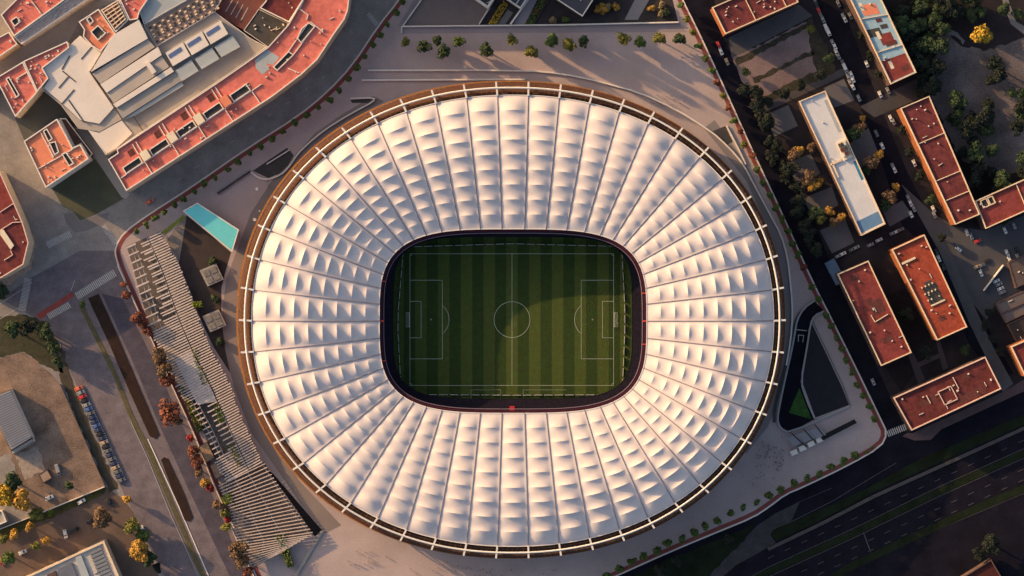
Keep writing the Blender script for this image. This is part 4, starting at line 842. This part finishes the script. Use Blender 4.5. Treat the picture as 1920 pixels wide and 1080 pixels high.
def shrub(px, py, rpx, mat, label, group=None, name='bush'):
    global tcount; tcount += 1; rnd = random.Random(tcount * 13); r = rpx / PPM * 1.06
    e = empty(name, (*P(px, py), 0), label, name, group); e.rotation_euler = (0, 0, rnd.uniform(0, 6.28)); e.scale = (r, r, r * .8)
    link('crown', crown_mesh('big' if rpx > 11 else 'small', rnd.randrange(4), mat), e, (0, 0, .0)); return e
rowL = [(756, 3), (742, 23), (727, 45), (713, 67), (699, 83), (683, 106), (670, 128), (653, 149), (637, 170), (618, 187), (596, 202), (576, 215), (554, 230), (531, 246), (510, 260), (490, 275), (469, 287), (447, 303), (428, 317), (404, 332), (384, 345), (364, 359), (345, 373), (326, 384), (308, 397), (291, 409), (274, 422), (255, 434)]
for i, (a, b) in enumerate(rowL): tree(a, b, 6.6 + .8 * math.sin(i * 2.3), 'green', f'{nth(i)} small round street tree in the west kerb row, counted from the top', 'street trees along the west kerb', 'street_tree', hs=1.1)
up = [(760.5, 79, 8, 'olive'), (795, 87.5, 11.5, 'dark'), (818, 76, 9.5, 'dark'), (832, 97, 12, 'dark'), (860, 78, 10, 'green'), (912, 93, 12, 'dark'), (960, 75, 9.5, 'olive'), (997, 98, 11.5, 'olive'), (1034, 76, 11.5, 'green'), (1067.5, 82.5, 11, 'olive'), (1095, 77.5, 9.5, 'dark'), (1169, 73, 11.5, 'olive'), (1199.5, 80, 11, 'green'), (1237, 72.5, 11, 'olive'), (1275, 73.5, 10.5, 'dark')]
for i, (a, b, r, m) in enumerate(up): tree(a, b, r, m, f'{nth(i)} round tree from the left in the loose row on the north plaza', 'trees on the north plaza', 'plaza_tree', big=True, hs=1.1)
rowR = [(1277, 11), (1288, 37), (1298, 61), (1310, 86), (1323, 110), (1335, 132), (1346, 155), (1355, 180), (1367, 202), (1376, 226), (1387, 245), (1395, 270), (1412, 293), (1420, 318), (1432, 342), (1443, 367), (1455, 390), (1466, 411), (1477, 434), (1487, 457), (1496, 477), (1507, 502), (1522, 537), (1536, 561), (1548, 592), (1559, 612), (1567, 633), (1577, 654), (1588, 675), (1598, 697), (1608, 721), (1619, 741), (1630, 763), (1638, 786)]
for i, (a, b) in enumerate(rowR): tree(a, b, 7.2, 'rust' if i in (6, 8, 10, 12, 21) else ('olive' if i in (1, 2, 7, 11) else 'green'), f'{nth(i)} {"red leaved" if i in (6, 8, 10, 12, 21) else "small green"} street tree in the east kerb row, counted from the top', 'street trees along the east kerb', 'street_tree', hs=1.1)
rowB = [(1635, 839, 3.5), (1626, 848, 4), (1605, 854, 8.5), (1581, 865, 8.5), (1558, 877, 8), (1535, 888, 8), (1512, 897, 8), (1488, 906, 8.5), (1465, 919, 8.5), (1441, 930, 8.5), (1418, 941, 7), (1392, 951, 7), (1370, 963, 7), (1346, 976, 8.5), (1324, 986, 8.5), (1301, 999, 9), (1277, 1010, 8.5), (1252, 1020, 9), (1232, 1031, 8.5), (1207, 1044, 8.5), (1185, 1053, 8.5), (1162, 1065, 8.5), (1138, 1077, 8.5)]
for i, (a, b, r) in enumerate(rowB): tree(a, b, r, 'green', f'{nth(i)} round street tree in the south kerb row, counted from the right corner', 'street trees along the south kerb', 'street_tree', hs=1.1)
redl = [(232, 535, 6, 'rust'), (237, 552, 8, 'rust'), (258, 597, 10, 'rust'), (268, 608, 8, 'rust'), (276, 622, 8, 'rust'), (297, 668, 11, 'brown'), (305, 690, 12, 'brown'), (313, 712, 10, 'rust'), (318, 772, 17, 'rust'), (332, 792, 9, 'brown'), (358, 822, 6, 'crimson'), (363, 843, 9, 'rust'), (368, 866, 10, 'rust'), (375, 885, 9, 'brown'), (386, 904, 8, 'gold'), (396, 915, 7, 'crimson'), (410, 948, 9, 'brown'), (424, 962, 8, 'olive'), (426, 975, 6, 'crimson'), (424, 990, 8, 'olive'), (446, 1030, 13, 'brown'), (455, 1052, 10, 'brown'), (465, 1070, 9, 'rust')]
cn = {'rust': 'rust red', 'brown': 'brownish', 'crimson': 'crimson', 'gold': 'golden', 'olive': 'olive green'}
for i, (a, b, r, m) in enumerate(redl): tree(a, b, r * 1.2, m, f'{nth(i)} tree, {cn[m]}, in the autumn row beside the pinkish rail, counted from the top', 'autumn trees along the pinkish rail', 'autumn_tree', hs=.9)
bl_ = [(6, 930, 19, 'yellow', 'yellow lit tree at the left edge beside the shed yard'), (37, 940, 20, 'gold', 'big golden tree below the slab of the dirt yard'), (22, 905, 16, 'dark', 'dark tree above the golden trees at the left edge'), (68, 962, 13, 'olive', 'olive tree at the end of the yard wall'), (94, 962, 6, 'lime', 'small lime bush on the weedy verge'), (55, 988, 9, 'gold', 'upper of two golden trees below the yard wall'), (28, 1003, 11, 'gold', 'lower of two golden trees below the yard wall'), (5, 1010, 9, 'olive', 'olive bush at the left edge below the yard wall'), (68, 1025, 10, 'olive', 'olive bush in the middle of the brown side street'), (86, 1015, 9, 'gold', 'gold topped bush in the middle of the brown side street'), (15, 1045, 13, 'green', 'green bush at the left end of the brown side street'), (190, 973, 17, 'brown', 'round brown tree where the side street meets the avenue'), (237, 938, 9, 'gold', 'small orange tree beside the avenue'), (246, 985, 15, 'olive', 'upper olive tree of the clump right of the market roof'), (268, 1006, 12, 'green', 'middle green tree of the clump right of the market roof'), (262, 1032, 17, 'gold', 'golden tree of the clump right of the market roof'), (280, 1048, 13, 'dark', 'dark tree behind the golden one right of the market roof'), (295, 1065, 9, 'black', 'very dark tree at the bottom of the clump near the avenue'), (128, 912, 9, 'dark', 'dark tree standing in the dirt yard'), (0, 547, 14, 'dark', 'dark round tree at the left edge by the zebra crossing'), (20, 618, 16, 'dark', 'dark tree on the planted corner, left'), (52, 612, 15, 'black', 'blackish tree on the planted corner, middle'), (85, 622, 15, 'dark', 'dark tree on the planted corner, right'), (100, 650, 13, 'dark', 'dark tree on the planted corner, lower right'), (108, 680, 10, 'dark', 'dark tree at the lower tip of the planted corner'), (153, 570, 7, 'green', 'small green bush at the top of the avenue median')]
for a, b, r, m, l in bl_: tree(a, b, r, m, l, name='tree', hs=.9)
# gardens in the north
for a, b, r, m, l in [(1128, 18, 12, 'gold', 'golden flowering bush left of the pale garden path'), (1140, 12, 9, 'cream', 'pale flowering bush beside the golden bush'), (1154, 14, 9, 'gold', 'smaller golden bush nearest the pale garden path'), (1221, 16, 8, 'gold', 'golden bush right of the pale garden path'), (1240, 10, 8, 'cream', 'cream flowering bush right of the path, upper'), (1238, 26, 8, 'cream', 'cream flowering bush right of the path, lower'), (1038, 38, 8, 'cream', 'pale bush beside the dark roofed garden house'), (1061, 37, 8, 'green', 'green bush next to the pale bush by the garden house'), (1007, 22, 6, 'rust', 'orange red bush on the green garden strip'), (1250, 25, 9, 'dark', 'dark bush at the right end of the garden')]: shrub(a, b, r, m, l)
for q, m, l in [([(915, 46), (930, 46), (953, 8), (943, 2)], 'yellow', 'clipped yellow hedge in the north garden'), ([(986, 46), (998, 46), (1028, -8), (1016, -8)], 'green', 'narrow green hedge in the north garden'), ([(515, 1003), (534, 1000), (552, 1060), (540, 1064)], 'green', 'bright green hedge at the bottom of the slatted canopy'), ([(358, 652), (366, 652), (393, 718), (380, 722)], 'green', 'upper green hedge inside the pergola'), ([(402, 758), (412, 757), (424, 790), (412, 794)], 'green', 'lower green hedge inside the pergola'), ([(333, 722), (343, 724), (388, 800), (372, 812)], 'olive', 'olive hedge on the outer edge of the pergola'), ([(428, 838), (440, 832), (456, 868), (446, 874)], 'olive', 'olive planting near the lower end of the pergola'), ([(360, 566), (378, 565), (382, 576), (362, 576)], 'lime', 'lime green plant poking through the pergola slats'), ([(416, 932), (432, 922), (438, 938), (424, 946)], 'lime', 'lime shrub at the edge of the slatted canopy')]:
    e = empty('hedge', (*P(*cen(q)), 0), l, 'hedge'); mb = MB(); rnd = random.Random(len(l)); pq = ccw(PL(q)); xs = [p[0] for p in pq]; ys = [p[1] for p in pq]; n = 0
    hz = 4.7 if 'pergola' in l or 'canopy' in l else 1.6
    while n < 420:
        x = rnd.uniform(min(xs), max(xs)); y = rnd.uniform(min(ys), max(ys))
        if not inside(pq, x, y): continue
        n += 1; c = Vector((x, y, hz * rnd.uniform(.25, 1))); t = Vector((rnd.gauss(0, .6), rnd.gauss(0, .6), 1)).normalized(); u = t.cross(Vector((rnd.gauss(0, 1), rnd.gauss(0, 1), .1))).normalized(); v = t.cross(u); s = rnd.uniform(.25, .6)
        mb.quad(c - u * s, c + v * s * .7, c + u * s, c - v * s * .7)
    mb.obj('foliage', leafm[m], e)
    MB().prism(offset(pq, .25, True), 0, hz * .6).obj('core', M('hedge core', (.02, .026, .012), var=.3), e)
for a, b, l in ((400, 490, 'dark green shrub above the upper skylight box'), (405, 560, 'dark green shrub between the skylight boxes'), (415, 640, 'dark green shrub below the lower skylight box')): shrub(a, b, 10, 'dark', l)
# east: dark wood, garden trees
rw = random.Random(5)
wood = []
for cx, cy, sx_, sy_, n in ((1728, 50, 42, 70, 26), (1800, 15, 40, 20, 9), (1745, 150, 20, 25, 4), (1860, 130, 18, 24, 3), (1835, 225, 40, 45, 8), (1870, 320, 50, 40, 8), (1790, 250, 14, 40, 3), (1905, 190, 18, 60, 5), (1820, 300, 20, 20, 3), (1895, 20, 20, 16, 2)):
    k = 0; t_ = 0
    while k < n and t_ < 300:
        t_ += 1; x = cx + rw.uniform(-1, 1) * sx_; y = cy + rw.uniform(-1, 1) * sy_; r = rw.uniform(9, 17)
        if any(math.hypot(x - a, y - b) < (r + c) * .58 for a, b, c in wood): continue
        if inside(b2, x, y) or inside(b4, x + 10, y) or inside(b4, x - 14, y) or inside(b2, x - 12, y) or math.hypot(x - 1840, y - 62) < 24: continue
        if x < 1722 and y > 130: continue
        if inside([(1755, 95), (1800, 90), (1850, 130), (1830, 180), (1760, 175)], x, y): continue
        wood.append((x, y, r)); k += 1
wood.sort(key=lambda t: t[1])
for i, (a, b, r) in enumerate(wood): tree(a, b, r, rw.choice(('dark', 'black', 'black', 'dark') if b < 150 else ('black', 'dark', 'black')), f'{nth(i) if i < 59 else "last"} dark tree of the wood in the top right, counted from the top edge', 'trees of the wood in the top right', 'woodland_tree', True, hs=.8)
for k in range(7):  # unseen trees added, sized so their shadow tips reach the plaza
    tree(742 + k * 37 + (k % 2) * 9, -64 - (k % 3) * 5, 9.5, 'dark', f'{nth(k)} unseen slender poplar added beyond the top edge for its shadow, counted from the left', 'unseen poplars added beyond the top edge', 'unseen_poplar_tree', hs=4.4 + .5 * math.sin(k * 2.1))
tree(1840, 62, 19, 'yellow', 'bright yellow tree standing alone in the top right', name='yellow_tree', big=True)
gt = [(1488, 288, 12, 'brown'), (1497, 282, 9, 'gold'), (1521, 276, 8, 'brown'), (1518, 332, 12, 'brown'), (1525, 348, 10, 'gold'), (1536, 340, 7, 'gold'), (1505, 345, 9, 'brown'), (1540, 408, 11, 'olive'), (1556, 395, 8, 'gold'), (1578, 408, 8, 'gold'), (1565, 418, 10, 'brown'), (1530, 400, 12, 'dark'), (1612, 240, 10, 'brown'), (1617, 222, 6, 'gold'), (1600, 250, 12, 'dark'), (1632, 303, 12, 'brown'), (1648, 290, 8, 'gold'), (1640, 308, 8, 'gold'), (1668, 370, 12, 'brown'), (1680, 350, 7, 'gold'), (1660, 385, 10, 'dark'), (1625, 318, 9, 'dark')]
for i, (a, b, r, m) in enumerate(gt): tree(a, b, r, m, f'{nth(i)} garden tree, {dict(cn, dark="dark green")[m]}, around the white gravel roof, counted left side first', 'garden trees round the white roofed block', 'garden_tree', True, hs=.9)
dh = []
for i in range(20):
    t = i / 19; dh.append((1402 + 128 * t + rw.uniform(-9, 13), 165 + 300 * t + rw.uniform(-6, 6), rw.uniform(10, 14)))
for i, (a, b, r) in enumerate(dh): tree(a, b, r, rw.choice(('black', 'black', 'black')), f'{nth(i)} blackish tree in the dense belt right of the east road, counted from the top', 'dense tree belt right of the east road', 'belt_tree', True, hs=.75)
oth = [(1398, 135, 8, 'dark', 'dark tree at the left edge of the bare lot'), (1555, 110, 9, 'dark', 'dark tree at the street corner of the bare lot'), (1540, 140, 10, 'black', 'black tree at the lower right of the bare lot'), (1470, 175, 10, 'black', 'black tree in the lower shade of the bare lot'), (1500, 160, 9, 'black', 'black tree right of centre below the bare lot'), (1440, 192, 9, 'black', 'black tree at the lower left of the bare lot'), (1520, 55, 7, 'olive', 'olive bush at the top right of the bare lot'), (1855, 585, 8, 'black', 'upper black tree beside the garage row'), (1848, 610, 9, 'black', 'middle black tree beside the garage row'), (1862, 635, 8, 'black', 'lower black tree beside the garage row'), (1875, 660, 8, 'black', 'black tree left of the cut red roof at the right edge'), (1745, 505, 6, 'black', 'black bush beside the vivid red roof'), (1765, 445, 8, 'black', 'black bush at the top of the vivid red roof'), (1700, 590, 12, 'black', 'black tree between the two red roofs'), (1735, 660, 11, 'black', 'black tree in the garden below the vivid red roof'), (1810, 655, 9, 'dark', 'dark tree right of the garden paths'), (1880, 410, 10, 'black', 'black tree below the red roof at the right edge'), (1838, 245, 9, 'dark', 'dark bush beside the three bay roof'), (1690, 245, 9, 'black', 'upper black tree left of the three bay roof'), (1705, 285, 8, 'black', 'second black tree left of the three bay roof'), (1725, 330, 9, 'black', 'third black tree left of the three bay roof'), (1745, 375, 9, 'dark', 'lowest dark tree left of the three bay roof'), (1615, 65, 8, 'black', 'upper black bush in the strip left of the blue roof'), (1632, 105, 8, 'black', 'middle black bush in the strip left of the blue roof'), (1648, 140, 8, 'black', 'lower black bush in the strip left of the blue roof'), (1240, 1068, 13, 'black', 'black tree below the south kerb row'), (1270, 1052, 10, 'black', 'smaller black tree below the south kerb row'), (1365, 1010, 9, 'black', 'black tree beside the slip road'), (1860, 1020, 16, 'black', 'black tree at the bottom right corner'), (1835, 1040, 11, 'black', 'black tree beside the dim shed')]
for a, b, r, m, l in oth: tree(a, b, r, m, l, name='tree', big=True, hs=.8)

# ------------------------------------------------------------------ vehicles
def car_meshes(kind):
    L, W, H = {'car': (4.4, 1.85, 1.45), 'van': (5.6, 2.1, 2.2)}[kind]
    mb = MB()
    prof = [(-L / 2, .35), (-L / 2, .85), (-L * .42, .95), (-L * .34, H - .08), (L * .08, H), (L * .24, .98), (L * .44, .86), (L / 2, .68), (L / 2, .35)] if kind == 'car' else [(-L / 2, .35), (-L / 2, H - .1), (-L * .46, H), (L * .28, H), (L * .40, 1.15), (L * .48, 1.0), (L / 2, .75), (L / 2, .35)]
    n = len(prof); rows = []
    for k, (yy, sc, top) in enumerate(((-W / 2, .93, 0), (-W / 2 * .98, 1, 0), (-W * .38, 1, 1), (W * .38, 1, 1), (W / 2 * .98, 1, 0), (W / 2, .93, 0))):
        rows.append(len(mb.v))
        for (x, z) in prof: mb.v.append((x * (.985 if not top and k in (0, 5) else 1), yy * (.86 if z > 1.1 and not top else 1), z if top or z < 1.0 else z - .06))
    for a, b in zip(rows, rows[1:]):
        for i in range(n): j = (i + 1) % n; mb.f.append((a + i, b + i, b + j, a + j))
    mb.f.append(tuple(rows[0] + i for i in range(n))); mb.f.append(tuple(rows[-1] + i for i in range(n))[::-1])
    gl = MB(); W2 = W * .36
    def pane(x0, z0, x1, z1, w0, w1): gl.quad((x0, -w0, z0), (x1, -w1, z1), (x1, w1, z1), (x0, w0, z0))
    ws = MB()
    if kind == 'car':
        ws.quad((L * .235, -W2, 1.03), (L * .235, W2, 1.03), (L * .095, W2 * .95, H + .012), (L * .095, -W2 * .95, H + .012))
        gl.quad((-L * .345, -W2 * .95, H - .06), (-L * .345, W2 * .95, H - .06), (-L * .42, W2, 1.0), (-L * .42, -W2, 1.0))
    else:
        ws.quad((L * .395, -W2, 1.22), (L * .395, W2, 1.22), (L * .29, W2, H + .012), (L * .29, -W2, H + .012))
        gl.quad((-L / 2 - .01, -W2, H - .3), (-L / 2 - .01, W2, H - .3), (-L / 2 - .01, W2, 1.2), (-L / 2 - .01, -W2, 1.2))
    wh = MB(); 
    for k in range(10):
        a, b = 2 * math.pi * k / 10, 2 * math.pi * (k + 1) / 10
        wh.quad((math.cos(a) * .33, -.1, math.sin(a) * .33), (math.cos(b) * .33, -.1, math.sin(b) * .33), (math.cos(b) * .33, .1, math.sin(b) * .33), (math.cos(a) * .33, .1, math.sin(a) * .33))
    for s in (-.1, .1): wh.v += [(math.cos(2 * math.pi * k / 10) * .33, s, math.sin(2 * math.pi * k / 10) * .33) for k in range(10)]; b = len(wh.v); wh.f.append(tuple(range(b - 10, b)))
    return mb, ws, gl, wh, L, W
glass_c = M('car glass', (.02, .022, .028), rough=.15, var=0, spec=.6); tyre = M('tyre', (.02, .02, .02), var=0)
lampm = M('car lamp', (.7, .68, .6), rough=.3, var=0)
KM = {k: car_meshes(k) for k in ('car', 'van')}
CW = {k: (KM[k][1].mesh('windscreen', glass_c), KM[k][2].mesh('rear_window', glass_c), KM[k][3].mesh('wheel', tyre)) for k in KM}
hlm = MB().box(0, 0, .12, .38, -.08, .08).mesh('headlight', lampm)
paint = {'white': (.56, .55, .54), 'red': (.42, .03, .03), 'dark blue': (.035, .045, .10), 'black': (.016, .016, .018), 'silver': (.22, .22, .24), 'grey': (.12, .12, .13), 'blue': (.06, .11, .28), 'tan': (.34, .25, .17), 'orange': (.55, .12, .06)}
CB = {}
for k in KM:
    for c, v in paint.items(): CB[(k, c)] = None
def car(px, py, ang, col, label, group, kind='car', z=-.05):
    key = (kind, col)
    if CB[key] is None: CB[key] = KM[kind][0].mesh('body', M('car paint ' + col, paint[col], rough=.35, var=0, spec=.5))
    L, W = KM[kind][4], KM[kind][5]; x, y = P(px, py)
    e = empty('parked_car' if kind == 'car' else 'parked_van', (x, y, z), label, kind, group); e.rotation_euler = (0, 0, ang)
    if px > 1300: e.scale = (.82, .82, .82)
    link('body', CB[key], e); link('windscreen', CW[kind][0], e); link('rear_window', CW[kind][1], e)
    for sx_ in (-.31, .31):
        for sy_ in (-.44, .44): link('wheel', CW[kind][2], e, (L * sx_, W * sy_, .33))
    for sy_ in (-.34, .34): link('headlight', hlm, e, (L * .495, W * sy_, .66))
    return e
def dirang(dx, dy): return math.atan2(-dy, dx)
rc = random.Random(11)
SA = dirang(.42, .9)
st_l = [(1528, 2, 'grey'), (1531, 10, 'black'), (1535, 20, 'red'), (1540, 31, 'grey'), (1543, 36.5, 'silver'), (1549, 53, 'white'), (1553, 60, 'white'), (1561, 80, 'silver'), (1565, 87, 'white'), (1568, 98, 'white'), (1572, 105, 'silver'), (1580, 118, 'grey'), (1584, 127, 'white'), (1587, 135, 'silver'), (1596, 140, 'white'), (1591, 145, 'silver'), (1599, 149, 'white'), (1594, 155, 'silver'), (1599, 163, 'white'), (1610, 184, 'silver')]
for i, (a, b, c) in enumerate(st_l): car(a, b, SA, c, f'{nth(i)} parked vehicle, {c}, down the left side of the top right street', 'cars parked along the top right street', 'van' if i in (5, 6, 12) else 'car')
st_r = [(1572, 7, 'grey'), (1581, 31, 'silver'), (1584, 36, 'white'), (1594, 30, 'grey'), (1625, 120, 'white'), (1650, 177, 'white'), (1665, 170, 'silver'), (1670, 222, 'white'), (1675, 228, 'silver'), (1643, 250, 'grey'), (1654, 274, 'white'), (1674, 312, 'silver'), (1677, 318, 'white'), (1703, 371, 'silver'), (1707, 381, 'white'), (1713, 391, 'silver'), (1708, 402, 'white'), (1714, 306, 'white'), (1750, 392, 'white'), (1752, 403, 'silver')]
for i, (a, b, c) in enumerate(st_r): car(a, b, SA, c, f'{nth(i)} parked car, {c}, in the scattered line right of the street, counted from the top', 'cars scattered along the east street')
BA = dirang(.9, -.43)
for i, (a, b, c) in enumerate([(1572, 480, 'silver'), (1580, 476, 'white'), (1598, 468, 'grey'), (1605, 464, 'silver'), (1632, 459, 'silver'), (1648, 450, 'white'), (1674, 437, 'silver'), (1681, 434, 'white'), (1688, 431, 'grey')]): car(a, b, BA, c, f'{nth(i)} parked car, {c}, in the dark row below the white gravel roof', 'cars below the white roofed block')
lots = [(1813, 436, SA, 'white'), (1821, 443, SA, 'silver'), (1833, 452, BA, 'red'), (1791, 460, dirang(.8, .6), 'dark blue'), (1797, 467, dirang(.8, .6), 'white'), (1888, 474, SA, 'white'), (1893, 487, SA, 'white'), (1905, 470, SA, 'black'), (1908, 482, SA, 'silver'), (1840, 498, BA, 'grey'), (1832, 500, BA, 'tan'), (1851, 489, BA, 'black'), (1839, 512, SA, 'white'), (1868, 527, BA, 'white'), (1873, 533, BA, 'silver'), (1876, 541, BA, 'white'), (1879, 548, BA, 'silver'), (1760, 485, SA, 'white'), (1756, 473, SA, 'black'), (1768, 500, SA, 'black'), (1884, 432, SA, 'white'), (1901, 423, SA, 'silver')]
for i, (a, b, g_, c) in enumerate(lots): car(a, b, g_, c, f'{nth(i)} {c} car of the loose group in the east car park', 'cars in the east car park')
for i, (a, b, c) in enumerate([(1347, 84, 'red'), (1352, 97, 'white'), (1363, 116, 'tan')]): car(a, b, SA, c, f'{c} car parked on the dark road beside the red roofed block at the top', 'cars on the east road')
for i, (a, b) in enumerate([(1607, 715), (1770, 716)][:1]): car(1637, 716, SA, 'silver', 'lone silver car on the dark road beside the south east block', 'cars on the east road')
car(281, 378, dirang(.86, -.5), 'orange', 'bright red car driving along the west road', 'cars on the west road')
NR = 23
for i in range(NR):
    t = i / (NR - 1); x = 146 + 80 * t + 2; y = 728 + 172 * t
    c = 'orange' if i == 0 else ('red' if i in (2,) else rc.choice(('dark blue', 'dark blue', 'blue', 'black', 'grey', 'tan', 'dark blue', 'silver')))
    car(x, y, dirang(.9, -.42) + rc.uniform(-.05, .05), c, f'{nth(i)} car, {c}, in the tight parked row along the avenue, counted from the top', 'cars parked side by side along the avenue')
for a, b, g_, c, k, l in [(109, 880, dirang(.3, .95), 'silver', 'van', 'pale van standing in the dirt yard'), (93, 933, dirang(.9, -.4), 'white', 'car', 'white car at the bottom of the dirt yard'), (153, 940, dirang(.85, -.5), 'white', 'car', 'white car on the weedy verge below the yard wall'), (123, 1001, dirang(.2, .95), 'white', 'car', 'white car in the brown side street beside the dark van'), (139, 994, dirang(.9, -.42), 'black', 'van', 'dark van in the brown side street'), (170, 977, dirang(.85, -.5), 'black', 'car', 'black car beside the round brown tree'), (43, 1035, dirang(.9, -.4), 'white', 'car', 'white car between bushes in the brown side street'), (3, 1053, dirang(.5, .8), 'red', 'car', 'red car at the left edge of the brown side street'), (268, 993, dirang(.4, .9), 'white', 'car', 'white car beside the clump of trees along the avenue'), (205, 940, dirang(.4, .9), 'black', 'car', 'black car at the end of the parked row')]: car(a, b, g_, c, l, None if False else 'cars in the bottom left', k)

for a, b, l in ((483, 355, 'white disc topped lamp on the walkway by the dark stair pit'), (479, 412, 'white disc topped lamp on the walkway right of the turquoise roof'), (488, 396, 'slimmer white lamp just above the one right of the turquoise roof')):
    e = empty('plaza_lamp', (*P(a, b), 0), l, 'lamp'); x, y = P(a, b); rr = .9 if 'slimmer' not in l else .5
    MB().tube([(x, y, 0), (x, y, 3.6)], .12, 6).obj('post', steel_w, e); MB().tube([(x, y, 3.5), (x, y, 3.75)], [rr, rr * .8], 14).obj('lamp_head', wall_w, e)
# ------------------------------------------------------------------ people on the plaza
def person_mesh(variant, cols):
    me = bpy.data.meshes.new('skeleton')
    s = .28 + .06 * variant
    V = [(0, 0, .95), (0, 0, 1.2), (.02, 0, 1.42), (.03, 0, 1.54), (.05, 0, 1.66), (.05, 0, 1.76),
         (0, .10, .92), (s * .5, .10, .50), (s * .45, .10, .08), (s * .45 + .18, .10, .04), (0, -.10, .92), (-s * .35, -.10, .5), (-s, -.10, .10), (-s + .16, -.10, .04),
         (.01, .19, 1.40), (-.08, .24, 1.13), (.02, .25, .88), (.05, .25, .80), (.01, -.19, 1.40), (.10, -.24, 1.13), (.25, -.25, .92), (.29, -.25, .85), (.13, 0, 1.64)]
    E = [(0, 1), (1, 2), (2, 3), (3, 4), (4, 5), (0, 6), (6, 7), (7, 8), (8, 9), (0, 10), (10, 11), (11, 12), (12, 13), (2, 14), (14, 15), (15, 16), (16, 17), (2, 18), (18, 19), (19, 20), (20, 21), (4, 22)]
    RD = [.15, .14, .15, .055, .10, .075, .085, .06, .045, .035, .085, .06, .045, .035, .06, .045, .035, .03, .06, .045, .035, .03, .022]
    me.from_pydata(V, E, []); ob = bpy.data.objects.new('tmp', me); C.objects.link(ob)
    md_ = ob.modifiers.new('s', 'SKIN')
    for i, sv in enumerate(me.skin_vertices[0].data): sv.radius = (RD[i], RD[i] * (1.2 if i in (1, 2) else 1)); sv.use_root = (i == 0)
    ob.modifiers.new('u', 'SUBSURF').levels = 1
    dg = bpy.context.evaluated_depsgraph_get(); out = bpy.data.meshes.new_from_object(ob.evaluated_get(dg)); bpy.data.objects.remove(ob)
    out.materials.clear()
    for c in cols: out.materials.append(c)
    for p in out.polygons:
        z = p.center.z; y = abs(p.center.y)
        p.material_index = 3 if z > 1.70 or (z > 1.6 and p.center.x < .0) else (2 if z > 1.5 or (y > .2 and z < 1.0) else (0 if z > .95 else 1)); p.use_smooth = True
    return out
skin = M('skin', (.42, .24, .16), var=0); hair = M('hair', (.03, .02, .015), var=0)
PM = [person_mesh(k % 3, (M('top ' + n1, c1, var=0), M('trousers ' + n2, c2, var=0), skin, hair)) for k, (n1, c1, n2, c2) in enumerate((('black', (.02, .02, .025), 'navy', (.02, .025, .05)), ('red', (.22, .03, .03), 'black', (.02, .02, .02)), ('charcoal', (.04, .04, .045), 'grey', (.06, .06, .06)), ('white', (.5, .5, .5), 'navy', (.02, .025, .05))))]
PN = ['black top and navy trousers', 'red top and black trousers', 'charcoal top and grey trousers', 'white top and navy trousers']
rp = random.Random(21); spots = []
for cx, cy, sx_, sy_, n, lab in ((1450, 855, 30, 28, 70, 'in the crowd by the kiosk'), (1420, 895, 45, 22, 12, 'south of the crowd by the stadium'), (900, 1066, 130, 14, 36, 'on the plaza below the stadium'), (690, 1050, 40, 24, 14, 'in the sunlit plaza strip, bottom'), (1250, 192, 38, 14, 16, 'in the sunlit plaza, top right'), (400, 435, 30, 30, 0, ''), (505, 350, 12, 20, 4, 'on the walkway left of the stadium')):
    k = 0
    while k < n:
        x = cx + rp.gauss(0, .5) * sx_; y = cy + rp.gauss(0, .5) * sy_
        dx, dy = (x - 960) / 517, (y - 600) / 453
        if dx * dx + dy * dy < 1.05: continue
        k += 1; v = rp.randrange(4); o = link('person', PM[v], None, (*P(x, y), .03)); o.rotation_euler = (0, 0, rp.uniform(0, 6.28))
        tag(o, f'person in {PN[v]} walking {lab}', 'person', f'people {lab} in {PN[v]}')
for o in list(bpy.data.objects):
    for key in ('_o', '_root'):
        if key in o: del o[key]
